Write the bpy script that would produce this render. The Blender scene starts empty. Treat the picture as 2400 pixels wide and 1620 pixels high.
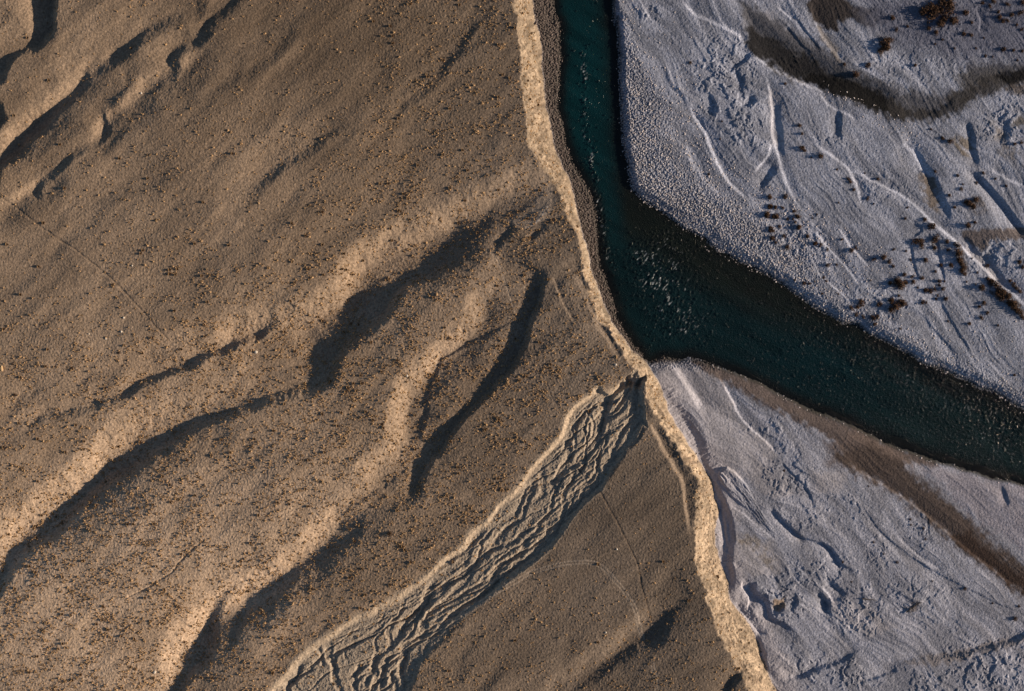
import bpy, math, random, time
import numpy as np
T0 = time.time()
R = math.radians
random.seed(7)
rng = np.random.default_rng(11)

# ------------------------------------------------------------------ camera, sky, sun, exposure
SC = bpy.context.scene
HGT = 900.0                       # height of the camera over the plain
cam_d = bpy.data.cameras.new('camera'); cam = bpy.data.objects.new('camera', cam_d)
SC.collection.objects.link(cam)
cam.location = (0, 0, HGT); cam.rotation_euler = (0, 0, 0)
cam_d.sensor_width = 36; cam_d.lens = 36 * HGT / 480.0
cam_d.clip_start = 1; cam_d.clip_end = 8000
SC.camera = cam
SUN_EL = 13.5
w = bpy.data.worlds.new('World'); SC.world = w; w.use_nodes = True
nt = w.node_tree
sky = nt.nodes.new('ShaderNodeTexSky'); sky.sky_type = 'NISHITA'; sky.sun_disc = False
sky.sun_elevation = R(SUN_EL); sky.sun_rotation = R(90); sky.altitude = 1500
bg = nt.nodes['Background']; bg.inputs[1].default_value = 0.05
nt.links.new(sky.outputs[0], bg.inputs[0])
sd_ = bpy.data.lights.new('sun', 'SUN'); sun = bpy.data.objects.new('sun', sd_)
SC.collection.objects.link(sun)
sd_.energy = 5.0; sd_.angle = R(0.5); sd_.color = (1.0, 0.80, 0.60)
sun.rotation_euler = (0, R(90 - SUN_EL), 0); sun.location = (300, 0, 150)
SC.view_settings.view_transform = 'Standard'; SC.view_settings.look = 'None'
SC.view_settings.gamma = 1; SC.view_settings.use_curve_mapping = False
SC.view_settings.exposure = 0.55

# ------------------------------------------------------------------ zoomed image tiles, lines traced by eye in image pixels (0.2 m per unit)
M_PX = 0.2
IMG_TILE = {'A': (0, 0, .34423), 'B': (800, 0, .34423), 'C': (1600, 0, .34423), 'D': (0, 540, .34423), 'E': (800, 540, .34423),
         'F': (1600, 540, .34423), 'G': (0, 1080, .34423), 'H': (800, 1080, .34423), 'I': (1600, 1080, .34423),
         'J': (1200, 840, .18933), 'K': (1600, 40, .15491), 'L': (1640, 1080, .15491), 'M': (1640, 1323, .15491),
         'N': (640, 1360, .17212), 'P': (1780, 480, .06885), 'Q': (2080, 560, .13769), 'O': (0, 0, 1.0327), 'X': (0, 0, 1.0)}
def pl(spec):
    """'A 10,20 30,40 B 5,6' -> list of image pixel points"""
    out = []; s = IMG_TILE['X']
    for tok in spec.split():
        if tok[0].isalpha(): s = IMG_TILE[tok]; continue
        a, b = tok.split(','); out.append((s[0] + float(a) * s[2], s[1] + float(b) * s[2]))
    return np.array(out, np.float64)
def smooth_line(p, n=4):
    if len(p) < 3: return p
    q = np.vstack([2 * p[0] - p[1], p, 2 * p[-1] - p[-2]]); out = []
    for i in range(1, len(q) - 2):
        a, b, c, d = q[i - 1], q[i], q[i + 1], q[i + 2]
        for k in range(n):
            t = k / n
            out.append(.5 * ((2 * b) + (c - a) * t + (2 * a - 5 * b + 4 * c - d) * t * t + (3 * b - a - 3 * c + d) * t ** 3))
    out.append(p[-1]); return np.array(out)

# ------------------------------------------------------------------ noise
_tab = {}
def perlin(x, y, seed=0):
    if seed not in _tab:
        r = np.random.default_rng(1000 + seed); a = r.uniform(0, 2 * np.pi, (256, 256))
        _tab[seed] = (np.cos(a).astype(np.float32), np.sin(a).astype(np.float32))
    gx, gy = _tab[seed]
    x0 = np.floor(x); y0 = np.floor(y)
    fx = (x - x0).astype(np.float32); fy = (y - y0).astype(np.float32)
    ix = x0.astype(np.int32) & 255; iy = y0.astype(np.int32) & 255
    jx = (ix + 1) & 255; jy = (iy + 1) & 255
    u = fx * fx * fx * (fx * (fx * 6 - 15) + 10); v = fy * fy * fy * (fy * (fy * 6 - 15) + 10)
    a = gx[iy, ix] * fx + gy[iy, ix] * fy
    b = gx[iy, jx] * (fx - 1) + gy[iy, jx] * fy
    c = gx[jy, ix] * fx + gy[jy, ix] * (fy - 1)
    d = gx[jy, jx] * (fx - 1) + gy[jy, jx] * (fy - 1)
    a += u * (b - a); c += u * (d - c)
    return a + v * (c - a)
def fbm(x, y, o=4, seed=0, g=.5):
    r = 0; s = 1.
    for k in range(o):
        r = r + s * perlin(x * 2 ** k + 17.3 * k, y * 2 ** k - 9.1 * k, seed + k); s *= g
    return r
def rot(x, y, deg):
    c, s = math.cos(R(deg)), math.sin(R(deg)); return x * c + y * s, -x * s + y * c
def sst(t): t = np.clip(t, 0, 1); return t * t * (3 - 2 * t)
def lerp(a, b, t): return a + (b - a) * t

# ------------------------------------------------------------------ ground grid (world metres, dense in the middle, stretching out to the far distance)
ST = 0.30
def axis(half):
    core = np.arange(-half, half + ST / 2, ST); out = []; d = ST; p = core[-1]
    while p < 2500: d *= 1.13; p += d; out.append(p)
    out = np.array(out); return np.concatenate([-out[::-1], core, out])
ax = axis(258.0); ay = axis(178.0)
NX, NY = len(ax), len(ay)
X, Y = np.meshgrid(ax.astype(np.float32), ay.astype(np.float32))
ZF = -12.0
u0, v0 = ax / M_PX + 1200, 810 - ay / M_PX                    # image pixel coordinates at plain level
kF = HGT / (HGT - ZF)
uF, vF = ax * kF / M_PX + 1200, 810 - ay * kF / M_PX          # and at flood plain level
U0, V0 = np.meshgrid(u0.astype(np.float32), v0.astype(np.float32))
UF, VF = np.meshgrid(uF.astype(np.float32), vF.astype(np.float32))
WU = 9 * fbm(X / 13, Y / 13, 5, 40); WV = 9 * fbm(X / 13, Y / 13, 5, 50)
WFu = 2.2 * fbm(X / 2.2, Y / 2.2, 3, 60); WFv = 2.2 * fbm(X / 2.2, Y / 2.2, 3, 64)
WU += WFu; WV += WFv
print('grid', NX, NY, time.time() - T0)

def seg_field(pts, U, V, hs=None):
    """distance, side (+ = east of a line listed from top to bottom) and progress 0..1 along the line"""
    best = np.full(U.shape, 1e12, np.float32); sg = np.zeros(U.shape, np.float32); pr = np.zeros(U.shape, np.float32)
    if hs is not None: hw = np.zeros(U.shape, np.float32); ws = np.full(U.shape, 1e-20, np.float32)
    seg = np.hypot(*(pts[1:] - pts[:-1]).T); cum = np.concatenate([[0], np.cumsum(seg)]); tot = cum[-1]
    for i in range(len(pts) - 1):
        a, b = pts[i], pts[i + 1]; dx, dy = b - a; L2 = dx * dx + dy * dy
        if L2 < 1e-9: continue
        rx = U - np.float32(a[0]); ry = V - np.float32(a[1])
        t = np.clip((rx * np.float32(dx) + ry * np.float32(dy)) / np.float32(L2), 0, 1)
        ex = rx - t * np.float32(dx); ey = ry - t * np.float32(dy)
        d2 = ex * ex + ey * ey; m = d2 < best
        if hs is not None:
            w_ = np.float32(seg[i]) / (d2 + 30) ** 2; ws += w_; hw += w_ * (np.float32(hs[i]) + np.float32(hs[i + 1] - hs[i]) * t)
        best = np.where(m, d2, best)
        sg = np.where(m, -(np.float32(dx) * ry - np.float32(dy) * rx), sg)
        pr = np.where(m, np.float32((cum[i])/tot) + t * np.float32(seg[i] / tot), pr)
    if hs is not None: return np.sqrt(best), np.sign(sg), pr, hw / ws
    return np.sqrt(best), np.sign(sg), pr
def inside(poly, U, V):
    r = np.zeros(U.shape, bool); n = len(poly)
    for i in range(n):
        x1, y1 = poly[i]; x2, y2 = poly[(i + 1) % n]
        if y1 == y2: continue
        lo, hi = min(y1, y2), max(y1, y2)
        rows = np.where((V[:, 0] >= lo - 60) & (V[:, 0] <= hi + 60))[0]
        if len(rows) == 0: continue
        s = slice(rows[0], rows[-1] + 1)
        u, v = U[s], V[s]
        r[s] ^= ((v >= lo) & (v < hi)) & (u < np.float32(x1) + (v - np.float32(y1)) * np.float32((x2 - x1) / (y2 - y1)))
    return r
def window(lo_u, hi_u, lo_v, hi_v, uu, vv):
    iu = np.where((uu >= lo_u) & (uu <= hi_u))[0]; iv = np.where((vv >= lo_v) & (vv <= hi_v))[0]
    if len(iu) == 0 or len(iv) == 0: return None
    return (slice(iv[0], iv[-1] + 1), slice(iu[0], iu[-1] + 1))
def sd_poly(poly, U, V, uu, vv, reach=260):
    """signed distance (image pixels, + inside), limited to +-reach"""
    ins = inside(poly, U, V); d = np.full(U.shape, reach, np.float32)
    n = len(poly)
    for i in range(n):
        a, b = poly[i], poly[(i + 1) % n]
        s = window(min(a[0], b[0]) - reach, max(a[0], b[0]) + reach, min(a[1], b[1]) - reach, max(a[1], b[1]) + reach, uu, vv)
        if s is None: continue
        dx, dy = b - a; L2 = max(dx * dx + dy * dy, 1e-9)
        rx = U[s] - np.float32(a[0]); ry = V[s] - np.float32(a[1])
        t = np.clip((rx * np.float32(dx) + ry * np.float32(dy)) / np.float32(L2), 0, 1)
        d[s] = np.minimum(d[s], np.hypot(rx - t * np.float32(dx), ry - t * np.float32(dy)))
    return np.where(ins, d, -d)

# ------------------------------------------------------------------ the main lines
BT = pl('X 1150,-14000 1190,-600 B 1160,0 1165,60 1200,130 1205,300 1220,500 1235,700 1255,850 1270,960 1310,1060 1400,1200 1480,1350 1540,1500 '
        'E 1590,0 1620,100 1640,170 1660,310 1720,480 1750,580 1800,650 1860,740 1900,800 1940,900 J 1500,100 1600,220 1640,290 1650,400 1690,520 '
        '1710,610 1830,740 1870,850 1960,970 2010,1060 2100,1190 2170,1290 2230,1400 2280,1500 X 1630,1160 1626,1220 1625,1270 '
        'I 80,640 110,760 150,880 155,950 200,1030 220,1100 260,1220 330,1350 430,1500 450,1569 X 1860,1900 2400,14000')
BB = pl('X 1200,-14000 1235,-600 1251,0 1258,45 1268,103 1272,172 1278,241 1289,293 1299,344 1316,386 1337,427 1351,482 1364,540 1378,585 1385,626 '
        '1399,671 1416,712 1437,757 1464,795 1488,826 1516,850 1533,878 1546,902 1558,931 1565,957 1579,984 1598,1016 1616,1044 1641,1080 1658,1104 '
        '1669,1135 1679,1173 1683,1200 1678,1235 1679,1286 1693,1335 1707,1366 1714,1404 1738,1441 1765,1483 1779,1514 1793,1555 1806,1589 1820,1620 1960,1900 2500,14000')
W1 = pl('X 1250,-14000 1280,-600 B 1443,0 1450,90 1480,180 1480,290 1485,400 1475,480 1470,600 1467,740 1495,830 1520,960 1555,1080 1600,1180 1650,1250 1695,1330 1720,1450 '
        'E 1735,30 1740,120 1750,220 1790,330 1830,450 1880,620 1960,750 2040,850 2095,905 2150,893 2200,872 2260,880 '
        'F 0,885 60,872 170,905 310,955 450,1010 600,1085 750,1160 900,1230 1060,1290 1200,1360 1400,1450 1560,1515 1740,1569 I 1880,45 1980,80 2080,105 2180,130 2324,170 X 2700,1240 9000,3600')
W2 = pl('X 1380,-14000 1430,-600 B 1855,0 1880,120 1890,300 1895,500 1905,700 1918,900 1940,1030 1955,1130 '
        'X 1475,412 1482,434 1494,452 1512,468 1534,482 1556,500 1586,518 1619,540 1660,562 F 190,95 380,200 500,260 640,340 760,420 880,510 1000,570 1090,625 1190,640 1280,700 '
        '1420,770 1560,850 1680,910 1830,970 1960,1030 2100,1090 2230,1160 2324,1210 X 2700,1100 9000,3300')
def closed(line, *far): return np.vstack([line[:1], smooth_line(line[1:-1], 3), line[-1:], np.array(far, np.float64)])
FAR = 16000
pBT = closed(BT, (FAR, FAR), (FAR, -FAR))
pBB = closed(BB, (FAR, FAR), (FAR, -FAR))
pW1 = closed(W1, (FAR, 3600), (FAR, -FAR))
pW2 = closed(W2, (FAR, 3300), (FAR, -FAR))
SCAL = np.abs(perlin(V0 / 13, U0 / 60, 83)) * 16 * sst((V0 - 560) / 60) * sst((1160 - V0) / 60) + 5 * perlin(V0 / 30, U0 / 90, 84) + 5 * fbm(V0 / 8, U0 / 40, 2, 85) + 12 * fbm(V0 / 45, U0 / 200, 3, 88) * sst((V0 - 1080) / 60)
sBT = sd_poly(pBT, U0 - 2 + SCAL + 1.0 * WU, V0 + .8 * WV, u0, v0, 700)
sBB = sd_poly(pBB, UF + .35 * WU + 4 * perlin(V0 / 17, U0 / 80, 86) + 7 * perlin(V0 / 45, U0 / 150, 87) * sst((V0 - 1050) / 60), VF + .5 * WV, uF, vF, 400)
sW1 = sd_poly(pW1, UF + .5 * WU, VF + .5 * WV, uF, vF, 400)     # + on the water side of the left / south bank
sW2 = sd_poly(pW2, UF + .6 * WU, VF + .6 * WV, uF, vF, 400)     # + on the north-east gravel bar
water_sd = np.minimum(sW1, -sW2)                                  # + in the river
print('lines', time.time() - T0)

Z = np.zeros(X.shape, np.float32)
# the plain: gentle rolling ground drawn out from upper right to lower left
a, b = rot(X, Y, 38)
Z += 1.1 * fbm(a / 150, b / 55, 2, 1) + .66 * fbm(a / 48 + .2 * fbm(X / 30, Y / 30, 2, 3), b / 16 + .35 * fbm(X / 34, Y / 34, 2, 4), 3, 5) + .12 * fbm(a / 17, b / 6.5, 3, 9) + .02 * fbm(X / 3, Y / 3, 2, 13)

PALE = np.zeros(X.shape, np.float32); PALEF = np.zeros(X.shape, np.float32)
def scarp(spec, h, w, back, side=1, tap=(.12, .12), steep=1.0, warp=1.0, level=0, target=None, cut=3.0):
    """a bank along a line listed top to bottom. side=+1: the ground east of the line stands h above the foot of the bank on
    its west side, and rises again over 'back'; side=-1: mirror image, falling to the east."""
    global Z
    p = smooth_line(pl(spec), 4)
    hs = h if isinstance(h, (list, tuple)) else [h, h]
    reach = w + back * cut
    uu, vv, U, V = (u0, v0, U0, V0) if level == 0 else (uF, vF, UF, VF)
    s = window(p[:, 0].min() - reach, p[:, 0].max() + reach, p[:, 1].min() - reach, p[:, 1].max() + reach, uu, vv)
    if s is None: return
    sl_ = np.hypot(*(p[1:] - p[:-1]).T); q_ = np.concatenate([[0], np.cumsum(sl_)]) / sl_.sum()
    hp = np.interp(q_, np.linspace(0, 1, len(hs)), hs)
    if tap[0] > 0: hp = hp * sst(q_ / tap[0])
    if tap[1] > 0: hp = hp * sst((1 - q_) / tap[1])
    d, sg, pr, hh = seg_field(p, U[s] + warp * WU[s], V[s] + warp * WV[s], hp)
    d = d * sg * side
    t = np.clip(-d / w, 0, 1); f = lerp(sst(t), t, steep - 1) if steep > 1 else sst(t)
    far = np.clip(-d - w, 0, None) / back
    prof = f * np.exp(-far ** 1.6)
    e0 = p[0] - p[1]; e0 = e0 / np.linalg.norm(e0); e1 = p[-1] - p[-2]; e1 = e1 / np.linalg.norm(e1)
    al = np.where(pr <= 0, (U[s] - p[0][0]) * e0[0] + (V[s] - p[0][1]) * e0[1], np.where(pr >= 1, (U[s] - p[-1][0]) * e1[0] + (V[s] - p[-1][1]) * e1[1], 0))
    endcut = np.exp(-(np.clip(al, 0, None) / (.6 * w + 3)) ** 2)
    Z[s] -= (hh * prof * endcut).astype(np.float32)
    if side < 0:
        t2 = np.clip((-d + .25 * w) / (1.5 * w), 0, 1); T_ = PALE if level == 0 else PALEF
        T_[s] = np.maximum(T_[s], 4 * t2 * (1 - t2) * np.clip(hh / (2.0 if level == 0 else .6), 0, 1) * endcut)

# --- shaded banks of the gullies in the plain (crest lines)
scarp('E 930,150 800,250 700,310 560,370 470,410 430,470 380,550 320,620 230,690 150,770 70,830 0,940 D 2290,1000 2180,1090', [1.2, 2.7, 2.7, 2.6, 2.6, 1.8], 30, 95)
scarp('E 1425,320 1390,420 1350,520 1310,620 1280,700 1270,780 1230,860 1180,950 1130,1020 1050,1090 960,1190 880,1270 820,1340 760,1410 720,1470 690,1520 650,1569 H 600,100 560,180 530,260 490,320', [3.04, 3.23, 3.23, 2.47, 2.09, 2.09, 2.28, 2.09], 13.5, 52, tap=(.05, .1), steep=2)
scarp('E 940,765 870,800 760,850 690,900 670,960 640,1040 610,1120 600,1250 570,1350 540,1469', 0.6, 10.5, 18, warp=.6)
scarp('E 1180,620 1050,700 900,760 780,830 650,920', .35, 6, 16, warp=.5)
scarp('E 0,1020 D 2200,1110 2060,1150 1860,1200 1700,1260 1550,1310 1400,1350 1300,1410 1200,1480 1100,1569 G 1050,10 900,110 760,170 690,230 590,320 520,390 440,490 370,560 280,600 180,680 90,800 40,900 0,960 -90,1150', [2.4, 3.0, 2.9, 2.6, 2.5, 2.5, 2.4, 2.1, 2.3, 2.2], 30, 105, tap=(.05, .02))
scarp('D 1960,570 1850,690 1760,760 1640,790 1560,840 1450,880 1300,960 1150,1010 1000,1080 850,1160 700,1210 450,1290 200,1350 0,1420', [1.4, 2.8, 2.8, 2.5, 2.4, 2.0, 1.6, 1.2, .8], 24, 50)
scarp('D 1150,920 900,990 700,1040 500,1090 300,1130 120,1120 0,1190', [0.56, 0.88, 0.8, 0.72, 0.72, 1.04], 28.8, 45)
scarp('H 190,440 130,540 50,610 0,650 G 2200,760 2080,790 2030,830 1960,890 1900,960 1880,1060 1860,1140', [1.0, 1.5, 1.5, 1.6, 1.7, 1.6, 1.0], 32, 80)
scarp('H 470,60 390,130 290,210 170,270 60,330', .5, 12, 30)
scarp('G 1760,860 1640,890 1540,960 1500,1050 1490,1150 1500,1250 1450,1350 1400,1420 1340,1480 1280,1569 X 400,1700', [.8, 1.8, 2.3, 2.4, 2.4, 2.4, 2.4], 27, 80, tap=(.12, .02))
scarp('G 1740,990 1690,1080 1660,1180 1600,1280', .9, 14, 24)
scarp('G 1100,1330 1150,1300 1280,1330', .5, 8, 18)
scarp('H 2400,1040 2324,1090 2260,1140 2210,1200 2180,1260 2080,1310 1960,1370 1880,1430 1780,1500 1680,1590', [.5, 1.3, 2.1, 1.4, 1.1, 1.0], 34, 50)
scarp('I 540,1350 450,1440 400,1500 350,1600 300,1800', 1.6, 16, 30, tap=(.2, 0))
scarp('H 860,1110 760,1190 650,1290 560,1400 510,1520 470,1600', .7, 14, 30)
# upper left
scarp('A 1480,-60 1430,0 1420,60 1370,130 1280,160 1150,200 1080,240 1030,290 930,370 850,420 730,480 640,540 600,610 520,690 430,780 330,880 230,970 190,1040 110,1110 40,1170 10,1250 -60,1380', [1.09, 1.63, 1.92, 2.44, 2.44, 3.0, 3.54, 3.81, 4.09, 4.09], 36.1, 60.5, tap=(.08, .02))
scarp('A 1740,-40 1640,70 1560,140 1480,210 1430,290 1370,350 1290,370 1235,420 1240,470 1200,540 1130,590 1050,640 960,690', [0.97, 1.46, 1.71, 2.19, 2.31, 1.94, 0.97], 32.9, 44)
scarp('A 960,590 880,640 780,730 740,780 770,850 770,910 700,990 600,1050 500,1110 430,1180 350,1230 290,1290 285,1370 230,1420', [0.61, 1.22, 1.51, 1.42, 1.01, 0.81, 1.32, 1.51, 1.01], 24.1, 41.8)
scarp('A 420,-120 400,0 400,100 390,200 330,290 280,350 180,390 100,430 60,500 0,590 -60,700', [6, 6, 5.5, 4, 3, 2.4, 2.6, 3.0], 24, 62, tap=(0, .02))
scarp('A 10,660 50,790 40,830 0,880 -60,930', 2.34, 28.8, 40)
scarp('A 2070,235 1960,350 1890,440 1750,540 1600,600 1480,690', [0.54, 0.88, 0.76, 0.54], 31.7, 54)
scarp('A 2324,940 2250,1000 2130,1070 2020,1130 1930,1180 1880,1230 1800,1330 1720,1400 1650,1470', [0.58, 1.17, 1.4, 1.53, 1.05, 0.81], 31.7, 50.4)
scarp('A 1140,1300 1000,1360 850,1380 700,1410 600,1490', 0.46, 35.2, 50.4)
scarp('A 760,60 640,140 500,190 420,250', 0.25, 39.6, 48)
scarp('B 1090,110 1040,150 940,200 850,340 800,400 740,480 700,540 640,610 590,660 520,720 430,780 330,850', [0.4, 0.73, 0.65, 0.73, 0.73, 0.48], 24.6, 48)
scarp('B 360,620 240,700 120,800 0,930 A 2250,1010', 0.42, 30.8, 48)
scarp('B 680,1080 560,1140 470,1230 330,1330 150,1400', 0.42, 35.2, 54)
scarp('E 1175,50 1120,85 1075,140', 1.3, 13, 20, tap=(.25, .25))
scarp('E 1390,15 1345,40 1310,70', 1.0, 10, 16, tap=(.25, .25))
scarp('B 2324,1540 1640,1460 1540,1500 1400,1540 1200,1569', .3, 8, 18)
# --- sunlit banks (falling to the east)
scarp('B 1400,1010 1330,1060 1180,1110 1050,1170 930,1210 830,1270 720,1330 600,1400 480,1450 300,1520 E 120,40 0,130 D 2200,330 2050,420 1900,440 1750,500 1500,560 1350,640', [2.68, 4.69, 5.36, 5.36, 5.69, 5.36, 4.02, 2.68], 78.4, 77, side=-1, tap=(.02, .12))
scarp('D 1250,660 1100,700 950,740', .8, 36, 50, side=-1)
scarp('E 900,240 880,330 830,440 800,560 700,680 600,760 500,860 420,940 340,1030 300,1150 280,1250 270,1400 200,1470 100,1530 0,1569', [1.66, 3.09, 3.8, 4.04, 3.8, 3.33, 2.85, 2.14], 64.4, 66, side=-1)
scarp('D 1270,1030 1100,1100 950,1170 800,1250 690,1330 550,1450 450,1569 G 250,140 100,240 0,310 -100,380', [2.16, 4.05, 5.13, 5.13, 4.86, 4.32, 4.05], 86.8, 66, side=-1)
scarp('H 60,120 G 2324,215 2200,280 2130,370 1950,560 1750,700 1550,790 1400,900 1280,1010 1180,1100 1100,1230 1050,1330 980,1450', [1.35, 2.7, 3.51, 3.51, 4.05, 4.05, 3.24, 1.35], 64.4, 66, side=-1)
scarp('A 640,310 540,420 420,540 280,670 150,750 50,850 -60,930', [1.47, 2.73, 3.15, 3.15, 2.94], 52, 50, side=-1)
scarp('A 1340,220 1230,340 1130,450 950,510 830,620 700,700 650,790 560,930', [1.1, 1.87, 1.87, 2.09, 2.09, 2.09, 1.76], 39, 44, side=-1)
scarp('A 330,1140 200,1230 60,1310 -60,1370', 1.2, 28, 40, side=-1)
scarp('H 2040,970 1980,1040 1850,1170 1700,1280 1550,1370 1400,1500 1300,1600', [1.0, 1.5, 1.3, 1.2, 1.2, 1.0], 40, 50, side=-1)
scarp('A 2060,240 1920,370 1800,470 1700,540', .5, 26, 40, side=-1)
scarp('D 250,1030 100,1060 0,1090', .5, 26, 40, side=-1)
# benches and the hollow behind the bluff crest
scarp('E 1560,250 1600,340 1640,430 1690,560 1740,680 1800,760 1850,850 1865,900', [0.64, 1.04, 1.04, 1.12, 0.96, 0.64], 14.4, 49.4, side=-1, warp=.5)
scarp('E 1430,320 1480,450 1530,550 1580,620', .35, 5, 14, side=-1, warp=.4)
scarp('E 1640,150 1655,310 1715,480 1745,580 1795,650 1850,740 1890,800 1920,870', [0.32, 0.5, 0.55, 0.55, 0.59, 0.45], 15.8, 26, warp=1.9)
scarp('J 1690,830 1760,960 1800,1060 1850,1150 1930,1250 2000,1380 2090,1530 X 1602,1190 1612,1260', [0.98, 1.47, 1.37, 1.37, 1.18], 10.8, 57.2, side=-1, warp=.5, tap=(.05, .2))
scarp('J 1640,290 1645,400 1680,520 1700,610 1820,740 1860,850 1950,970 2000,1060 2090,1190 2160,1290 2225,1400 2280,1500', [0.2, 0.2, 0.23, 0.25, 0.25, 0.2], 15.4, 26, warp=2.2, tap=(.05, .15))
print('plain', time.time() - T0)

# --- the dry wash, a braided bed between two banks
WL = smooth_line(pl('J 1300,330 1180,420 1050,330 900,480 760,610 680,730 600,900 480,1050 330,1230 210,1420 130,1530 H 1150,210 1050,330 950,430 870,480 830,560 760,620 680,690 590,770 500,835 400,900 300,955 220,1000 '
                    'N 1330,420 1000,560 700,740 450,940 250,1130 100,1300 -50,1511 X 560,1700 400,1900'), 3)
WR = smooth_line(pl('J 1640,300 1620,420 1640,640 1690,850 1600,830 1530,960 1400,1170 1290,1330 1190,1480 H 1770,200 1660,290 1570,400 1500,500 1440,590 1380,640 1310,700 1270,740 1180,800 1110,860 1020,930 900,1010 780,1110 690,1210 600,1310 540,1420 500,1500 460,1569 X 920,1700 760,1900'), 3)
swin = window(380, 1560, 840, 1950, u0, v0)
dl, sl, pl_ = seg_field(WL, U0[swin] + .9 * WU[swin], V0[swin] + .9 * WV[swin]); dl = dl * sl
dr, sr, pr_ = seg_field(WR, U0[swin] + .9 * WU[swin], V0[swin] + .9 * WV[swin]); dr = -dr * sr
wash_in = np.minimum(dl, dr)
vw = V0[swin]
dep = np.interp(vw, [870, 960, 1100, 1300, 1450, 1620], [2.2, 1.7, 1.45, 1.4, 1.3, 1.5]).astype(np.float32)
wl_w = np.interp(vw, [880, 1100, 1400, 1620], [12, 13, 15, 22]).astype(np.float32)
wr_w = np.interp(vw, [880, 1100, 1300, 1400, 1620], [10, 10, 12, 22, 24]).astype(np.float32)
fl = sst(dl / wl_w) * np.clip(dr / wr_w, 0, 1) * sst((vw - 862) / 14)
bed = -dep * fl
tt = dl / np.maximum(dl + dr, 1); ss = vw / 100
wid = np.maximum(dl + dr, 20) * M_PX
am = sst(dl / 26 - .3) * sst(dr / 9) * sst((vw - 862) / 14)
for k in range(38):                                              # braids
    r_ = np.random.default_rng(300 + k)
    c = r_.uniform(.02, 1.02); f1, f2, f3 = r_.uniform(.3, 1.1), r_.uniform(1.2, 2.8), r_.uniform(2.5, 4.2); q = r_.uniform(0, 6.28, 4)
    path = c + .12 * np.sin(ss * f1 * 2.6 + q[0]) + .05 * np.sin(ss * f2 * 2.6 + q[1]) + .012 * np.sin(ss * f3 * 3 + q[2])
    x_ = (tt - path) * wid; sgm = r_.uniform(.45, 1.4); de = r_.uniform(.2, .55)
    on = sst(.6 + .9 * np.sin(ss * r_.uniform(.5, 1.2) * 2 + q[3]))
    bed -= (de * am * on * (np.exp(-np.abs(x_ / sgm) ** 4) - .25 * np.exp(-np.abs((np.abs(x_) - 1.5 * sgm) / (.5 * sgm)) ** 2))).astype(np.float32)
bed += am * (.24 * fbm((tt * wid) / 4.2 + .1 * WU[swin], ss * 100 * M_PX / 24, 4, 70, .55) + .05 * rng.standard_normal(dl.shape).astype(np.float32) + .12 * fbm(X[swin] / 1.6, Y[swin] / 1.6, 2, 75))
wash = np.zeros(X.shape, np.float32); wash[swin] = np.where((dl > -6) & (dr > -4) & (vw > 862), np.clip(wash_in / 10 + .6, 0, 1), 0)
flg = np.zeros(X.shape, np.float32); flg[swin] = fl
Z = Z * (1 - .5 * flg); Z[swin] += bed
scarp('J 1640,270 1500,265 1400,275 1320,320 1250,380 1170,440 1150,520 1125,620 1110,720 1060,830 1000,890 J 950,980', 0.0, 8, 20)
scarp('J 1640,300 1600,375 1480,370 1380,400 1300,450 1250,520 1225,620 1200,740 1150,870 1120,1000 1060,1150 990,1200', [2.2, 2.4, 2.2, 1.8, 1.6, 1.4, 1.2, 1.0], 10, 17, tap=(.02, .15), warp=.5)
scarp('J 1030,1180 960,1260 850,1340 740,1400 640,1480 560,1569 H 1600,60 1480,170 1410,260', [.8, 1.0, 1.0, 1.0, .8], 8, 12, warp=.5)
scarp('J 1700,840 1640,900 1600,980 1520,1080 1400,1220 1300,1370 1200,1530 H 1770,205 1660,295 1570,405 1500,505 1440,595 1380,645 1310,705', [.7, .5, .4, .4, .3, .3], 9, 14, tap=(.05, .15), warp=.6)
scarp('H 1480,150 1380,180 1290,210 1240,300 1200,380', .8, 7, 12, warp=.5)
scarp('H 1240,380 1160,470 1080,620 990,650 930,730 860,780 770,850 650,890', .7, 7, 12, warp=.5)
scarp('H 980,510 890,590 830,650 770,690 760,740', .7, 8, 12, warp=.5)
scarp('H 620,930 600,1000 540,1080 460,1150 420,1210 330,1280', .9, 7, 12, warp=.5)
scarp('N 2000,300 2010,420 1960,480 1850,580 1790,740 1690,800', .8, 7, 12, warp=.5)
scarp('N 1880,940 1870,1050 1840,1200 1800,1330', 1.3, 9, 12, warp=.6)
scarp('N 1700,1050 1600,1130 1540,1260 1510,1400 1480,1500', 1.0, 7, 10, warp=.6)
scarp('N 1480,1120 1400,1250 1340,1360 1300,1460', .9, 7, 9, warp=.6)
scarp('N 1240,1200 1160,1330 1130,1480', .9, 8, 10, warp=.6)
scarp('N 430,1200 380,1300 330,1400 230,1511', 1.1, 8, 10, warp=.6)
scarp('N 1500,1090 1300,1190 1180,1300 1000,1380 800,1440', .6, 7, 12, warp=.6)
scarp('N 1170,880 1080,960 900,1010 760,1080 560,1150', .8, 7, 12, warp=.6)
print('wash', time.time() - T0)

# --- bluff down to the river level
t = np.clip(sBT / np.maximum(sBT - sBB, 1e-3), 0, 1); t = np.where(sBT <= 0, 0, np.where(sBB >= 0, 1, t)).astype(np.float32)
drop = np.interp(v0, [0, 350, 600, 850, 1100, 1300, 1620], [8.2, 8.0, 7.6, 8.0, 8.4, 9.5, 10.0]).astype(np.float32)[:, None]
tf = lerp(sst(t), t, .75)
rill = perlin(V0 / 11 + .4 * WU / 5, t * 1.2, 81) + .6 * perlin(V0 / 4.5, t * 2, 82)
face = t * (1 - t) * 4
bl_low = 1.6 + .9 * sst((V0 - 1000) / 200)
Z = Z * (1 - t) + (-10.6 - .0) * tf * 0
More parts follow.
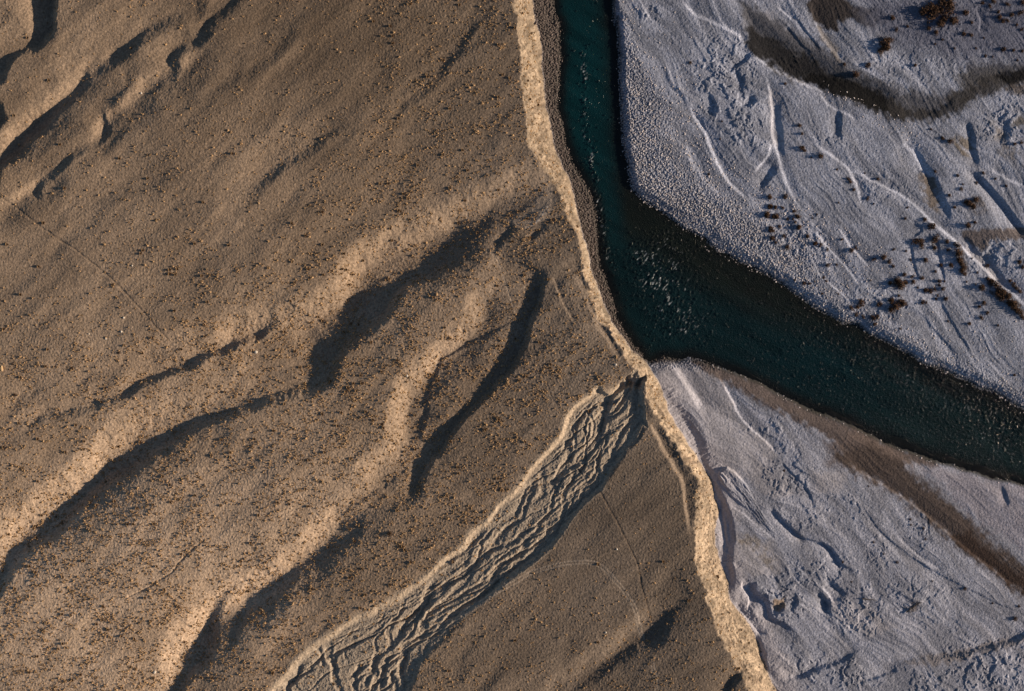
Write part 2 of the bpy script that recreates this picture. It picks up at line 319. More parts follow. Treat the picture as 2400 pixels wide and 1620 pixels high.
# --- flood plain surface
a2, b2 = rot(UF, VF, 52); a3, b3 = rot(UF, VF, 40)
wv = 30 * fbm(UF / 160, VF / 160, 2, 90)
ne = sst(sW2 / 12 + .3); se = sst((sBB - 0) / 8) * (1 - sst(sW1 / 20 + 1)) * sst((VF - 830) / 30)
fz = np.full(X.shape, -10.4, np.float32)
strk = fbm((a2 + wv) / 150, (b2 + wv) / 13, 4, 92)
fz += ne * (.11 * strk + .45 * fbm(a2 / 300, b2 / 90, 2, 97) + .07 * fbm(UF / 9, VF / 9, 3, 99))
rdg = 1 - np.abs(perlin((a2 + 1.3 * wv) / 300, (b2 + 1.3 * wv) / 26, 94) * 2); rdg2 = 1 - np.abs(perlin((a3 + wv) / 320, (b3 + wv) / 24, 96) * 2)
fz += ne * .13 * np.clip(rdg - .72, 0, 1) * 3.5 * sst(.5 + 2 * perlin(UF / 130, VF / 130, 98)) + se * .14 * np.clip(rdg2 - .72, 0, 1) * 3.5 * sst(.5 + 2 * perlin(UF / 110, VF / 110, 91))
fz += se * (.10 * fbm((a3 + wv) / 140, (b3 + wv) / 14, 4, 102) + .4 * fbm(a3 / 260, b3 / 80, 2, 107) + .05 * fbm(UF / 9, VF / 9, 3, 109))
Zs = Z; Z = fz
def scF(spec, h, w, back, side=1, **k): scarp(spec, h, w, back, side, level=1, **{**dict(warp=.35), **k})
# north-east bar: bars, channel banks, ridges
scF('C 0,690 60,790 130,900 180,1020 220,1110 280,1220 340,1290 460,1390', [.5, .8, .9, .9, .8, .5], 9, 26, -1)
scF('C -120,430 -60,570 0,640 70,740 150,830 170,960', .5, 12, 30, 1)
scF('C -20,10 60,100 100,120 200,170 330,230 390,280 410,340', .6, 9, 18, -1)
scF('C 470,400 540,440 620,500 700,530 800,580 890,620 980,650', [.7, 1.1, 1.2, 1.1, .8], 9, 26, -1)
scF('C 520,480 570,600 600,750 595,900 610,960 635,1080 660,1170 700,1280 750,1370 800,1450', [.3, .6, .6, .6, .6, .5, .4], 9, 20, -1)
scF('C 680,700 672,780 690,980 700,1050', .5, 8, 30, 1)
scF('C 600,970 570,1050 520,1120 480,1170', .5, 6, 14, -1)
scF('C 650,1180 600,1230 565,1290', 1.0, 14, 16, 1)
scF('C 1090,780 1085,850 1080,940', .9, 12, 16, 1)
scF('C 920,650 1000,740 1080,780 1180,830', .5, 7, 16, -1)
scF('C 900,1010 980,1050 1060,1110 1130,1180 1170,1270 1200,1400', .6, 8, 18, -1)
scF('C 1100,1130 1200,1200 1300,1250 1400,1300 1500,1360 1600,1440 1700,1540 F 1740,0 1850,90 1960,190 2060,290 2150,380 2250,460 2340,550', [.5, .7, .8, .9, 1.1, 1.2, 1.2, 1.1], 9, 28, -1)
scF('C 1600,990 1660,1110 1740,1230 1800,1350 1850,1480', [.9, 1.5, 1.4, 1.1, .8], 18, 34, 1)
scF('C 1480,990 1560,1060 1620,1170 1645,1240', .8, 12, 26, -1)
scF('C 1990,1150 2075,1240 2165,1340 2265,1470 2340,1570', 1.6, 12, 16, 1, tap=(.1, .02))
scF('C 1960,830 1995,940 1995,1010 2025,1110', 1.0, 10, 14, 1)
scF('C 2090,1180 2200,1230 2324,1290', .7, 8, 18, -1)
scF('C 2200,800 2240,880 2230,960', 1.0, 16, 22, 1)
scF('C 850,30 890,160 960,290 1010,360 1070,430', .7, 10, 26, -1)
scF('C 640,60 700,110 740,150', .5, 6, 12, -1)
scF('C 720,180 790,270 880,360', .4, 5, 12, 1)
scF('C 780,120 860,230 940,330', .4, 5, 12, 1)
scF('F 1740,60 1770,250 1790,330', .5, 5, 10, 1)
scF('F 1565,90 1580,210 1610,310', .4, 5, 10, 1)
scF('F 890,10 1000,140 1100,260 1200,380', .4, 6, 14, -1)
scF('F 870,260 960,340 1040,410 1130,500', .4, 6, 14, -1)
scF('F 1060,0 1160,150 1270,270', .35, 6, 14, -1)
scF('F 1900,20 1960,60 2020,150 2060,140 2100,70', .6, 8, 14, 1)
scF('F 2070,150 2150,250 2220,360', .7, 9, 16, 1)
scF('F 1760,460 1810,560 1870,680 1960,800', .4, 7, 16, 1)
scF('F 1640,540 1700,650 1790,750 1880,850', .35, 7, 16, 1)
scF('F 480,200 600,270 760,370 900,460 1060,560 1200,620 1400,720 1600,800 1800,890 2000,970 2324,1120', .8, 26, 30, 1, tap=(.2, 0))
scF('C 0,1000 40,1100 130,1230 250,1360', .35, 12, 30, -1)
scF('C 1560,1480 1640,1569 F 1560,60', .5, 7, 14, 1)
scF('C 1980,60 2010,140 2000,220', .35, 5, 12, -1)
scF('K 430,1170 480,1260 510,1340 480,1500', 1.0, 5, 22, 1, steep=2)
scF('K 1040,620 950,700 800,790', 1.0, 8, 16, 1)
scF('K 830,800 880,880 940,960 920,1100', .8, 7, 14, 1)
scF('K 1100,1300 1000,1380 870,1400', 1.0, 8, 16, 1)
scF('K 1120,1440 1000,1500', 1.0, 6, 14, 1)
# south-east bar
scF('I 150,-20 190,30 260,180 310,290 345,400 365,520 350,640 355,760 350,900', [.4, .9, 1.3, 1.4, 1.4, 1.2, 1.3, 1.0], 16, 22, 1, warp=.6)
scF('F 30,1180 90,1290 150,1380 180,1480 210,1569', [.7, 1.2, 1.2, .8], 26, 26, 1, warp=.3)
scF('F 200,930 260,1040 330,1170 400,1290 540,1430 650,1540', [.5, .6, .6, .5], 6, 22, -1)
scF('F -90,910 -30,1010 30,1110 110,1230', .8, 18, 40, -1, warp=.2)
scF('I 300,300 400,360 470,420 560,500 640,560', .35, 6, 20, -1)
scF('M 600,260 850,250 840,370 960,470 1050,580 1090,700 1130,800 1280,880 1450,950', [1.6, 1.9, 2.2, 2.0, 1.8, 1.4, 1.0], 12, 26, 1, steep=2, warp=.4)
scF('M 600,260 620,350 720,480 710,690', .7, 5, 14, -1)
scF('M 1560,860 1550,930', 1.3, 7, 16, 1, tap=(.2, .2))
scF('M 1980,560 1990,650 1980,700', 1.5, 8, 16, 1, tap=(.2, .2))
scF('M 1500,520 1500,600 1430,680', 1.2, 8, 12, 1, tap=(.2, .2))
scF('M 1310,600 1250,690 1190,760', 1.3, 10, 16, 1)
scF('M 1830,360 1940,470 2010,580', .7, 6, 16, -1)
scF('M 2000,250 2100,330 2180,380', 1.0, 8, 14, 1)
scF('M 500,640 640,780 760,930 850,1060 940,1100', .9, 8, 16, -1)
scF('M 930,1110 960,1220 1010,1340 1020,1480 1060,1569', 1.3, 12, 20, 1)
scF('I 600,1500 640,1540 700,1600', 1.0, 12, 16, 1)
scF('I 1180,1335 1080,1390 960,1420 820,1485 700,1510', [1.0, 1.3, 1.2, 1.0], 12, 20, 1)
scF('I 1460,1440 1330,1480 1200,1530', .6, 8, 16, 1)
scF('I 2400,1190 2324,1215 2150,1270 2000,1310 1800,1345 1600,1365 1400,1385', [1.3, 1.3, 1.0, .8, .6], 12, 26, 1)
scF('I 640,340 720,430 820,510 940,550 1020,600 1080,690 1200,750', [.5, .8, .7, .8, .8, .5], 7, 14, 1)
scF('I 680,0 780,110 850,180 900,290', .5, 6, 14, 1)
scF('L 380,660 370,800 400,940 420,1100 450,1300', .9, 8, 9, 1)
scF('L 1100,700 1180,800 1300,930 1450,1050 1600,1160', .8, 6, 12, 1)
scF('L 1830,1210 1960,1320 2080,1440 2160,1569', .7, 5, 10, 1)
scF('I 1060,0 1180,70 1400,200 1600,340 1750,460 1900,590 2100,750 2324,910', .6, 7, 30, -1)
scF('I 1200,250 1320,440 1500,600 1700,740 1900,840 2100,940 2324,1030', .3, 5, 12, 1)
scF('I 1450,520 1600,660 1760,760', .3, 5, 12, -1)
scF('I 940,880 1000,960 1010,1020', 1.2, 9, 14, 1)
scF('I 2180,140 2210,220 2230,290', .6, 9, 14, 1)
scF('F 1450,1440 1560,1520 1700,1640', .4, 7, 18, 1)
fz = Z
print('flood lines', time.time() - T0)
# broken hummocks of drifted silt
HUM = [(1700, 190, 70, 110, .8, 1), (1740, 280, 60, 70, .8, 1), (1760, 330, 50, 40, .5, 1), (1520, 30, 30, 22, .8, 1), (1860, 150, 40, 30, .3, 1), (1940, 330, 50, 20, .5, 1),
       (1850, 560, 90, 70, .55, 1), (2040, 720, 110, 45, .5, 1), (2350, 600, 70, 40, .6, 1), (2350, 290, 60, 60, .7, 1), (2080, 440, 100, 60, .3, 1), (2150, 150, 180, 90, .3, 1), (2200, 40, 160, 50, .3, 1),
       (1840, 1110, 60, 60, .8, 0), (1980, 1195, 55, 40, .7, 0), (1880, 1210, 60, 40, .6, 0), (1930, 1340, 90, 45, .7, 0), (1830, 1400, 60, 55, 1.0, 0), (2010, 1430, 60, 60, .9, 0),
       (2140, 1390, 110, 50, .5, 0), (1700, 1310, 40, 30, .6, 0), (1900, 1560, 80, 50, .6, 0), (1990, 1575, 50, 40, .9, 0), (2310, 1560, 120, 70, .9, 0), (2150, 1240, 40, 60, .5, 0),
       (2060, 1290, 30, 50, .6, 0), (1760, 1440, 40, 30, .5, 0), (2200, 1460, 70, 40, .35, 0), (1800, 1000, 70, 25, .6, 0), (2230, 1600, 200, 40, .6, 0)]
hm = np.zeros(X.shape, np.float32)
for (cx, cy, rx, ry, am_, _) in HUM:
    s = window(cx - 3 * rx, cx + 3 * rx, cy - 3 * ry, cy + 3 * ry, uF, vF)
    if s is None: continue
    hm[s] = np.maximum(hm[s], am_ * (.68 if _ else .58) * np.exp(-((UF[s] - cx) / rx) ** 2 - ((VF[s] - cy) / ry) ** 2))
hn = fbm(UF / 40 + .16 * WU, VF / 32 + .16 * WV, 3, 120, .5)
hb = sst((hn - .03) / .12) + .10 * sst((fbm(UF / 12, VF / 12, 3, 126) - .12) / .15)
fz += hm * (.75 * hb + .4 * hn)
# fluted lobe of silt by the foot of the bluff
s = window(1670, 1850, 1090, 1300, uF, vF)
ca, cb = rot(UF[s] - 1690, VF[s] - 1105, 51)
wd = np.interp(ca, [-8, 0, 20, 60, 110, 200], [0, 16, 22, 24, 14, 8])
mk = sst((wd - np.abs(cb + 4)) / 5) * sst((ca + 6) / 8) * sst((215 - ca) / 40)
fz[s] += (mk * (1.1 * np.exp(-ca / 90) + .5 * fbm(ca / 70, (cb + WU[s]) / 4.6, 3, 130) + .12 * fbm(ca / 14, cb / 5, 2, 133))).astype(np.float32)
# ripple ribs along the foot of the bluff
foot = sst((22 - np.abs(sBB - 18)) / 10) * sst((VF - 880) / 40) * sst((1130 - VF) / 30)
fz += foot * .32 * fbm((UF * .4 + VF) / 7, (UF - VF * .5) / 30, 3, 140)
fz -= .6 * sst((30 - sBB) / 30) * sst((VF - 1050) / 60)
# side channel on the north-east bar
SIDE = pl('C 270,-20 420,80 420,200 470,320 560,400 650,470 750,520 850,560 960,600 1100,660 1250,720 1400,780 1540,810 1700,800 1800,740 1860,650 1750,680 1600,650 1450,620 1300,570 1150,520 1050,450 920,380 780,300 650,230 560,180 480,90 380,-20')
sSD = sd_poly(SIDE, UF + .6 * WU, VF + .6 * WV, uF, vF, 120)
fz -= .75 * sst((sSD + 6) / 30)
# banks down to the water, level -12
shore = 12.0
e1 = np.clip(-sW1, 0, None); e2 = np.clip(sW2, 0, None)
ebank = np.where(water_sd > 0, -water_sd, np.minimum(np.where(sW1 < 0, e1, 999), np.where(sW2 > 0, e2, 999)))
is_ne = (sW2 > -40) & (sW2 >= sW1 * 0 - 40) & (sW2 > -sW1)
bw = np.where(is_ne, np.interp(VF, [0, 440, 520, 600, 1200], [14, 18, 40, 26, 14]), np.where(VF < 860, 46, 34)).astype(np.float32)
f = sst(np.clip(ebank, 0, None) / bw)
bed_z = -12.0 - 2.2 * sst(np.clip(water_sd, 0, None) / np.where(is_ne, 60, 30)) * sst(np.clip(water_sd, 0, None) / 12)
fz = np.where(water_sd > 0, bed_z, lerp(-12.0 + .35 * sst(ebank / 3), fz, f)).astype(np.float32)
# cobbles, gravel and grain
rn = rng.standard_normal(X.shape).astype(np.float32)
cobNE = sst((np.interp(VF, [0, 150, 260, 600, 700], [60, 70, 170, 150, 60]) - sW2) / np.interp(VF, [0, 150, 260, 600, 700], [50, 60, 140, 110, 50])) * sst((sW2 + 14) / 14) * np.interp(VF, [0, 60, 140, 480, 640, 900], [.25, .3, .8, 1, .5, .45])
cobW = (sst((sBB + 2) / 6) * sst((12 - sW1) / 12) * sst((880 - VF) / 30)).astype(np.float32)
n3 = fbm(X / 1.0, Y / 1.0, 2, 150); n4 = perlin(X / .62, Y / .62, 155)
pat = sst(.5 + 1.6 * fbm(UF / 90, VF / 60, 3, 160)); smoothsand = np.zeros(X.shape, np.float32)
for spec, sft in (('E 2110,900 2260,880 F 100,900 200,940 260,1040 330,1170 400,1290 540,1430 640,1520 I 620,40 720,140 760,230 600,250 450,150 250,60 F 170,1420 110,1260 0,1140 E 2200,1060', 14),
                  ('C 575,600 650,590 680,800 690,990 640,1000 605,900', 14), ('I 330,480 480,560 620,560 690,700 640,760 470,790 350,700', 14),
                  ('I 1020,950 1130,970 1300,1010 1450,1120 1280,1190 1120,1130 1030,1060', 14), ('C 450,90 600,70 760,300 900,370 1060,460 900,400 650,330 500,200', 12),
                  ('I 540,1240 700,1300 780,1400 690,1490 600,1440', 12), ('I 850,60 1120,100 1080,220 900,210', 14), ('F 1850,20 2020,150 2140,260 2230,380 2100,330 1960,150', 10)):
    smoothsand = np.maximum(smoothsand, sst(sd_poly(pl(spec), UF + 1.5 * WU, VF + 1.5 * WV, uF, vF, 40) / sft + .5))
smoothsand *= 1 - np.clip(hm * 1.2, 0, 1)
grain = np.where(is_ne, .036 + .03 * pat, .022 + .022 * pat) * (1 - .85 * smoothsand)
grain = np.where((sBB < 0), .02, grain) * (1 - .93 * sst((sSD + 8) / 14))
land = sst(ebank / 3)
fz += land * (grain * (1.2 * n4 + 1.1 * n3 + .35 * rn))
cob = np.maximum(cobNE, cobW)
fz += cob * (.32 * np.clip(n4 * 2.2, -.5, 1) + .10 * rn + .12 * n3) * sst((ebank + 6) / 6)
# plain grain
tus = np.clip(perlin(X / .8, Y / .8, 170), 0, 1) * sst(.45 + fbm(X / 60, Y / 60, 3, 172) + .3 * sst((V0 - 500) / 500))
pg = (.024 * rn + .045 * n4 + .03 * n3 + .26 * tus) * (1 + .3 * wash)
Zs = Zs + pg * (1 - .45 * sst(sBT / 6))
# combine plain, bluff face and flood plain
Z = np.where(t <= 0, Zs, np.where(t >= 1, fz, lerp(Zs, np.minimum(fz, -9.6), tf))).astype(np.float32)
Z += (face * (1.3 * rill + .45 * n3 + .22 * n4 + .6 * perlin(sBT / 3.5 + .2 * WU, V0 / 60, 176)) * np.where(V0 > 350, 1, .6)).astype(np.float32)
# foot paths and wheel tracks
tr = np.zeros(X.shape, np.float32); dk = np.zeros(X.shape, np.float32)
def trail(spec, w, dz, pale=0, dark=0, off=0):
    p = smooth_line(pl(spec), 5)
    if off:
        tg = np.gradient(p, axis=0); tg /= np.linalg.norm(tg, axis=1)[:, None]; p = p + off * np.stack([-tg[:, 1], tg[:, 0]], 1)
    s = window(p[:, 0].min() - 9, p[:, 0].max() + 9, p[:, 1].min() - 9, p[:, 1].max() + 9, u0, v0)
    d, _, pr = seg_field(p, U0[s] + .25 * WU[s], V0[s] + .25 * WV[s])
    m = np.exp(-(d / w) ** 2) * sst(pr / .04) * sst((1 - pr) / .04)
    Z[s] -= dz * m; tr[s] = np.maximum(tr[s], pale * m); dk[s] = np.maximum(dk[s], dark * m)
trail('A -20,1325 120,1420 300,1560 D 320,0 430,80 540,150 640,230 750,320 850,420 950,530 1050,640 1160,770', 1.9, .16, dark=.7)
trail('D 1350,960 1480,1090 1620,1240 1700,1340 1800,1450', 1.6, .08, dark=.25)
trail('G 1980,140 2100,300 2230,470 2290,580', 1.6, .08, pale=.3)
trail('E 930,80 1060,200 1100,310 1150,450 1190,570', 1.6, .07, pale=.3)
trail('E 1250,690 1320,830 1350,960 1400,1050 1430,1130 1500,1240', 1.6, .08, dark=.2)
trail('E 1300,80 1340,160 1400,280', 1.5, .05, dark=.2)
trail('H 1750,190 1830,330 1900,460 1970,600 2010,690 2040,830 2080,980 2120,1110', 2.2, .14, dark=.95)
trail('H 2220,1360 2280,1470 2310,1569', 1.6, .1, dark=.3)
trail('B 880,1190 872,1300 860,1400 855,1500', 1.6, .05, pale=.3)
trail('B 1280,1000 1290,1060 1310,1150', 1.3, .05, dark=.3)
for o in (-3.6, 3.6):
    trail('H 640,1120 860,1020 1050,900 1180,830 1300,765 1450,715 1600,690 1720,697 1800,745 1900,850 1970,950 2010,1030 2030,1130 2065,1270', 1.7, .05, pale=.4, off=o)
    trail('H 2120,1370 2140,1470 2150,1569', 1.6, .05, pale=.4, off=o)
trail('G 1395,535 1300,610 1220,690 1200,720 1160,770 1050,830 980,880 860,930', 2.2, .35)
trail('N 1420,400 1430,560 1440,720', 1.6, .12, dark=.3)
trail('N 1500,850 1590,940 1640,1050', 1.6, .12, pale=.2)
for k in range(7):
    trail('E %d,%d %d,%d %d,%d' % (1500 + 14 * k, 150 + 20 * k, 1590 + 16 * k, 330 + 26 * k, 1680 + 14 * k, 560 + 16 * k), 1.0, .06)
print('surface', time.time() - T0)

# ------------------------------------------------------------------ ground colour, with some vignette and shade painted in
def C(r, g, b): return np.array([r, g, b], np.float32)
def mixc(A, B, m): return A + (B - A) * m[..., None]
col = np.empty(X.shape + (3,), np.float32)
wbank = np.zeros(X.shape, np.float32); wbank[swin] = sst(1 - np.abs(dl - 4) / 16) * sst((vw - 870) / 20) * sst(dr / 20)
n_big = fbm(X / 70, Y / 70, 4, 200); n_mid = fbm(a / 26, b / 10, 3, 204)
grassy = np.clip(.5 + .55 * n_big + .5 * n_mid + -.05, 0, 1).astype(np.float32)
col[:] = C(.385, .29, .21)
col = mixc(col, C(.245, .182, .13), grassy)
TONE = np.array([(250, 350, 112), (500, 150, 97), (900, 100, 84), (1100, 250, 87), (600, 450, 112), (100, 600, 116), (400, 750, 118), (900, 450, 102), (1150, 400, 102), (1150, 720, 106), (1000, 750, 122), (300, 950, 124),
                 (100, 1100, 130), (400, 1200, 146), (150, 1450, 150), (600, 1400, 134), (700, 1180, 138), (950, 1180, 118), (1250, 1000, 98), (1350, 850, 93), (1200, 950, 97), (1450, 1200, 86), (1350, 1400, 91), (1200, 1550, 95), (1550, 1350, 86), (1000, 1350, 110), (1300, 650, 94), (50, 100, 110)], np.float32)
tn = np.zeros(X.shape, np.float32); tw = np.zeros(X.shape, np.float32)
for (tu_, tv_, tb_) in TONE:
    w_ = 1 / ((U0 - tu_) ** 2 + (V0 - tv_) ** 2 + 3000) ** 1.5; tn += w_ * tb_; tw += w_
tn = (tn / tw / 119) ** 1.9  # soil tone, with vignette and slope brightness painted into the colour
col *= 1 + sst((U0 - 900) / 500)[..., None] * C(-.04, .02, .12)
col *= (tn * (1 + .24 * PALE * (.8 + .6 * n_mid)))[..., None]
col *= (1 + .16 * np.clip(rn, -2, 2) + .3 * n3)[..., None]
SALT = sst(sd_poly(pl('B 1370,1200 1440,1260 1450,1420 1380,1500 1250,1540 1130,1510 1290,1430 1330,1330'), U0 + WU, V0 + WV, u0, v0, 60) / 20 + .5)
col = mixc(col, C(.36, .29, .23), SALT * .8)
dS, _, pS = seg_field(smooth_line(pl('B 1395,1410 1370,1450 1320,1500 1270,1550'), 4), U0[window(1150, 1400, 380, 620, u0, v0)] + 1.5 * WU[window(1150, 1400, 380, 620, u0, v0)], V0[window(1150, 1400, 380, 620, u0, v0)])
sw_ = window(1150, 1400, 380, 620, u0, v0)
salt2 = np.zeros(X.shape, np.float32); salt2[sw_] = np.exp(-(dS / 4) ** 2) * sst(.4 + 2 * n3[sw_])
col = mixc(col, C(.62, .56, .50), salt2 * .8)
col = mixc(col, C(.36, .305, .245) * (1 + .16 * rn + .3 * n4)[..., None], wash * .85)
col = mixc(col, C(.44, .35, .26) * (1 + .12 * rn + .4 * n4)[..., None], wbank * .8)
col = mixc(col, C(.58, .50, .42), np.clip(tr, 0, 1) * .8)
col = mixc(col, C(.15, .11, .08), np.clip(dk, 0, 1) * .7)
# bluff face
bc = np.interp(V0, [0, 500, 950, 1100], [1, 1, 1.15, 1.25]).astype(np.float32)[..., None] * C(.27, .215, .16) * (1 + .10 * rn + .35 * perlin(sBT / 2.6 + .15 * WU, V0 / 70, 210) * 1.0)[..., None]
bc = mixc(bc, C(.27, .225, .175) * (1 + .25 * rn)[..., None], (sst((t - .42) / .2) * sst((V0 - 470) / 60) * sst((900 - V0) / 60) * .8).astype(np.float32))
bc = mixc(bc, C(.20, .155, .115), sst((perlin(X / .9, Y / .9, 216) - .16) / .12) * np.interp(V0, [0, 500, 900, 1200], [.8, .7, .3, .15]))
bc = mixc(bc, C(.17, .132, .10), sst(.05 + 1.5 * fbm(V0 / 26, sBT / 40, 3, 214)) * .6)
bc = mixc(bc, C(.16, .12, .09), sst((np.abs(perlin(sBT / 5 + .12 * WU, V0 / 120, 217)) * -9 + 1)) * .8 * sst((V0 - 150) / 100))
bc = bc * np.clip(1 + .55 * perlin(V0 / 10 + sBT / 14, sBT / 22, 218) + .35 * perlin(V0 / 34, sBT / 9 + .1 * WU, 219) + .7 * perlin(sBT / 5 + .10 * WU, V0 / 110, 220), .45, 1.5)[..., None]
col = mixc(col, bc, sst(sBT / 5 + .4) * (1 - .0 * t))
# flood plain
base = mixc(np.broadcast_to(C(.325, .35, .435), col.shape), C(.225, .25, .325), np.clip(.5 + 1.1 * strk, 0, 1).astype(np.float32))
base = mixc(base, C(.385, .39, .445), smoothsand * .8)
base = base * (.80 + .42 * sst(.5 + 1.3 * fbm((a2 + wv) / 120, (b2 + wv) / 34, 4, 222)) + .32 * PALEF)[..., None]
base = base * (1 + se[..., None] * C(.05, .01, -.03))
base = base * (1 + .14 * np.clip(rn, -2, 2) * (1 - .8 * smoothsand) + .45 * n4 * (1 - .9 * smoothsand))[..., None]
def patch(spec, c, soft, k=1.0, wob=.8, thr=None, bias=.5):
    global base
    q = pl(spec); s = window(q[:, 0].min() - 90, q[:, 0].max() + 90, q[:, 1].min() - 90, q[:, 1].max() + 90, uF, vF)
    if s is None: return
    m = sst((sd_poly(q, UF[s] + wob * WU[s], VF[s] + wob * WV[s], uF[s[1]], vF[s[0]], 80) + min(soft, 24) * .5 * strk[s] + min(soft, 30) * .45 * fbm(UF[s] / 15, VF[s] / 15, 4, 232)) / (.72 * soft) + bias) * k
    if thr is not None: m = m * sst(.5 + thr * fbm(UF[s] / 22, VF[s] / 22, 4, 230))
    base[s] = mixc(base[s], c * (1 + .12 * rn[s])[..., None], m.astype(np.float32))
base = mixc(base, C(.44, .425, .47), (sst((70 - sBB) / 50) * sst((VF - 870) / 30) * .85).astype(np.float32))
patch('C 420,40 470,310 560,400 650,470 750,520 850,560 960,600 1100,660 1250,720 1400,780 1540,810 1700,800 1860,640 1750,670 1600,650 1450,620 1300,560 1150,500 1080,430 950,350 800,270 680,200 560,120', C(.10, .104, .125), 40, bias=.75)
patch('C 430,200 540,260 640,300 740,340 830,400 950,480 1100,530 1250,590 1400,690 1540,760 1500,800 1400,775 1250,715 1100,655 960,598 850,556 750,512 650,455 560,400 480,350', C(.024, .024, .027), 24, bias=.85)
patch('C 850,500 950,520 1150,570 1300,640 1420,720 1480,770 1380,765 1200,690 1050,635 950,590 840,550', C(.010, .010, .011), 10, bias=.8)
patch('C 650,440 760,540 850,575 960,625 900,590 1000,640 780,560 700,500', C(.26, .24, .23), 6, bias=.2)
patch('C 1050,470 1150,520 1320,590 1260,600 1100,540', C(.06, .065, .08), 16, .8)
patch('C 850,30 880,-10 1100,-10 1160,60 1300,60 1420,110 1380,140 1280,190 1200,150 1160,110 1050,150 1040,210 960,190 890,140', C(.045, .04, .042), 14, bias=.8)
patch('C 900,180 1000,230 1060,330 1050,430 1000,350 940,270', C(.17, .16, .16), 16, .8)
patch('C 1850,500 2000,440 2324,430 2400,440 2400,560 2250,560 2080,570 1950,700 1850,760 1900,640', C(.066, .064, .066), 40, .92)
patch('C 1400,700 1560,755 1720,750 1830,670 1950,585 2120,530 2340,470 2340,560 2150,600 1960,690 1800,790 1560,815 1420,775', C(.045, .043, .044), 22, .9, bias=.7)
patch('C 2400,460 2260,470 2140,535 2220,570 2330,545 2400,545', C(.012, .012, .014), 12, bias=.8)
patch('C 2180,590 2400,560 2400,660 2250,650', C(.12, .105, .10), 20, .9)
patch('C 1620,1200 1720,1210 1740,1330 1760,1440 1690,1420 1640,1330', C(.15, .125, .105), 24, .9)
patch('C 1840,950 1960,940 1960,1080 1900,1060', C(.17, .15, .13), 24, .9)
patch('C 2080,820 2200,900 2324,1100 2324,1160 2150,1050', C(.16, .15, .15), 30, .8, thr=1.2)
patch('C 1900,1360 2100,1400 2100,1450 1900,1440', C(.17, .16, .17), 30, .8, thr=1)
patch('C 2230,830 2324,780 2324,860 2260,870', C(.15, .14, .13), 14, .9)
for spec, q_ in (('C 1610,20 1700,-20 1850,-20 1880,130 1830,190 1740,230 1650,150', 1), ('C 1320,290 1370,240 1430,260 1420,330 1350,370', 1), ('C 2100,80 2324,40 2324,130 2150,160', .7), ('Q 1650,670 1760,700 1900,820 2060,960 2240,1170 2330,1350 2260,1340 2100,1180 1900,1000 1760,900', 1), ('Q 1140,100 1230,120 1310,240 1340,420 1340,610 1250,580 1220,420 1140,260', .8),
                 ('Q 40,680 200,680 330,740 280,850 120,830', .8), ('Q 30,1050 250,1040 340,1090 200,1180 80,1260', .8), ('Q 620,850 860,850 840,910 660,910', .7), ('C 1900,1370 2010,1350 2010,1420 1930,1440', .7), ('P 150,250 700,240 700,520 300,520', .35)):
    patch(spec, C(.055, .04, .034), 12, q_ * .85, thr=2.2, bias=.7)
patch('F 1890,0 2340,-20 2340,60 2100,70 2050,150 1990,110 1910,40', C(.145, .125, .125), 14, .95)
patch('C 2000,0 2324,0 2324,160 2150,190 2050,130', C(.12, .135, .19), 60, .8, thr=1.4)
patch('C 1200,-40 2400,-40 2400,420 1900,430 1500,330 1250,180', C(.115, .126, .18), 100, .88)  # dark upper right corner: wet gravel, and vignette painted into the colour
patch('F 60,880 300,958 450,1018 800,1188 1060,1298 1400,1458 1700,1580 1300,1580 1100,1450 900,1340 700,1240 500,1130 260,1000', C(.12, .096, .09), 26, .95, bias=.85)
patch('F 1160,1400 1400,1460 1500,1569 I 1300,90 1150,30 1000,0 F 1150,1569 1000,1480', C(.15, .118, .108), 50, .85, bias=.8)
patch('I 1050,-30 1240,80 1480,220 1700,390 1850,520 2000,640 2200,800 2340,900 2340,760 2150,620 1950,450 1780,300 1620,160 1450,30 1280,-80', C(.09, .07, .063), 44, .98, bias=.9)
patch('I 1820,520 2000,640 2200,800 2340,900 2340,820 2150,680 1950,520', C(.05, .033, .027), 24, .85, bias=.9)
patch('I 1560,60 1700,110 1900,300 2100,480 2324,600 2324,180 2000,90 1800,40', C(.30, .28, .33), 40, .6)
patch('I 360,530 450,490 540,560 620,650 640,740 570,700 480,620', C(.24, .21, .18), 20, .7, thr=1.6)
patch('I 1480,1000 1560,960 1620,1000 1540,1040', C(.14, .12, .12), 10, .8, thr=1.4)
patch('I 600,950 690,930 690,1000 620,1030', C(.30, .22, .15), 10, .8)
patch('I 1500,1360 1800,1310 2324,1190 2324,1230 1900,1350 1600,1390', C(.21, .19, .19), 20, .7)
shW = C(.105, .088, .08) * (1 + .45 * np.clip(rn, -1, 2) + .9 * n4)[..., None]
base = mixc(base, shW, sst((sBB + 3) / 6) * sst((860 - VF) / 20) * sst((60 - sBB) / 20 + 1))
pale = C(.62, .60, .62) * (1 + .2 * rn)[..., None]
base = mixc(base, pale, (cobNE * sst((n4 - .02) / .2)).astype(np.float32) * .8)
base = mixc(base, C(.13, .16, .24), (cobNE * sst((-n4 + .12) / .2)).astype(np.float32) * .8)  # blue shadow between the cobbles, painted into the ground colour
wet = sst((9 - ebank) / 8)
base = mixc(base, C(.05, .05, .045), wet * (1 - .5 * cob) * .9)
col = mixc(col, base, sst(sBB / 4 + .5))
col = np.clip(col, .008, .85)
rough = np.full(X.shape, .95, np.float32)
print('colour', time.time() - T0)

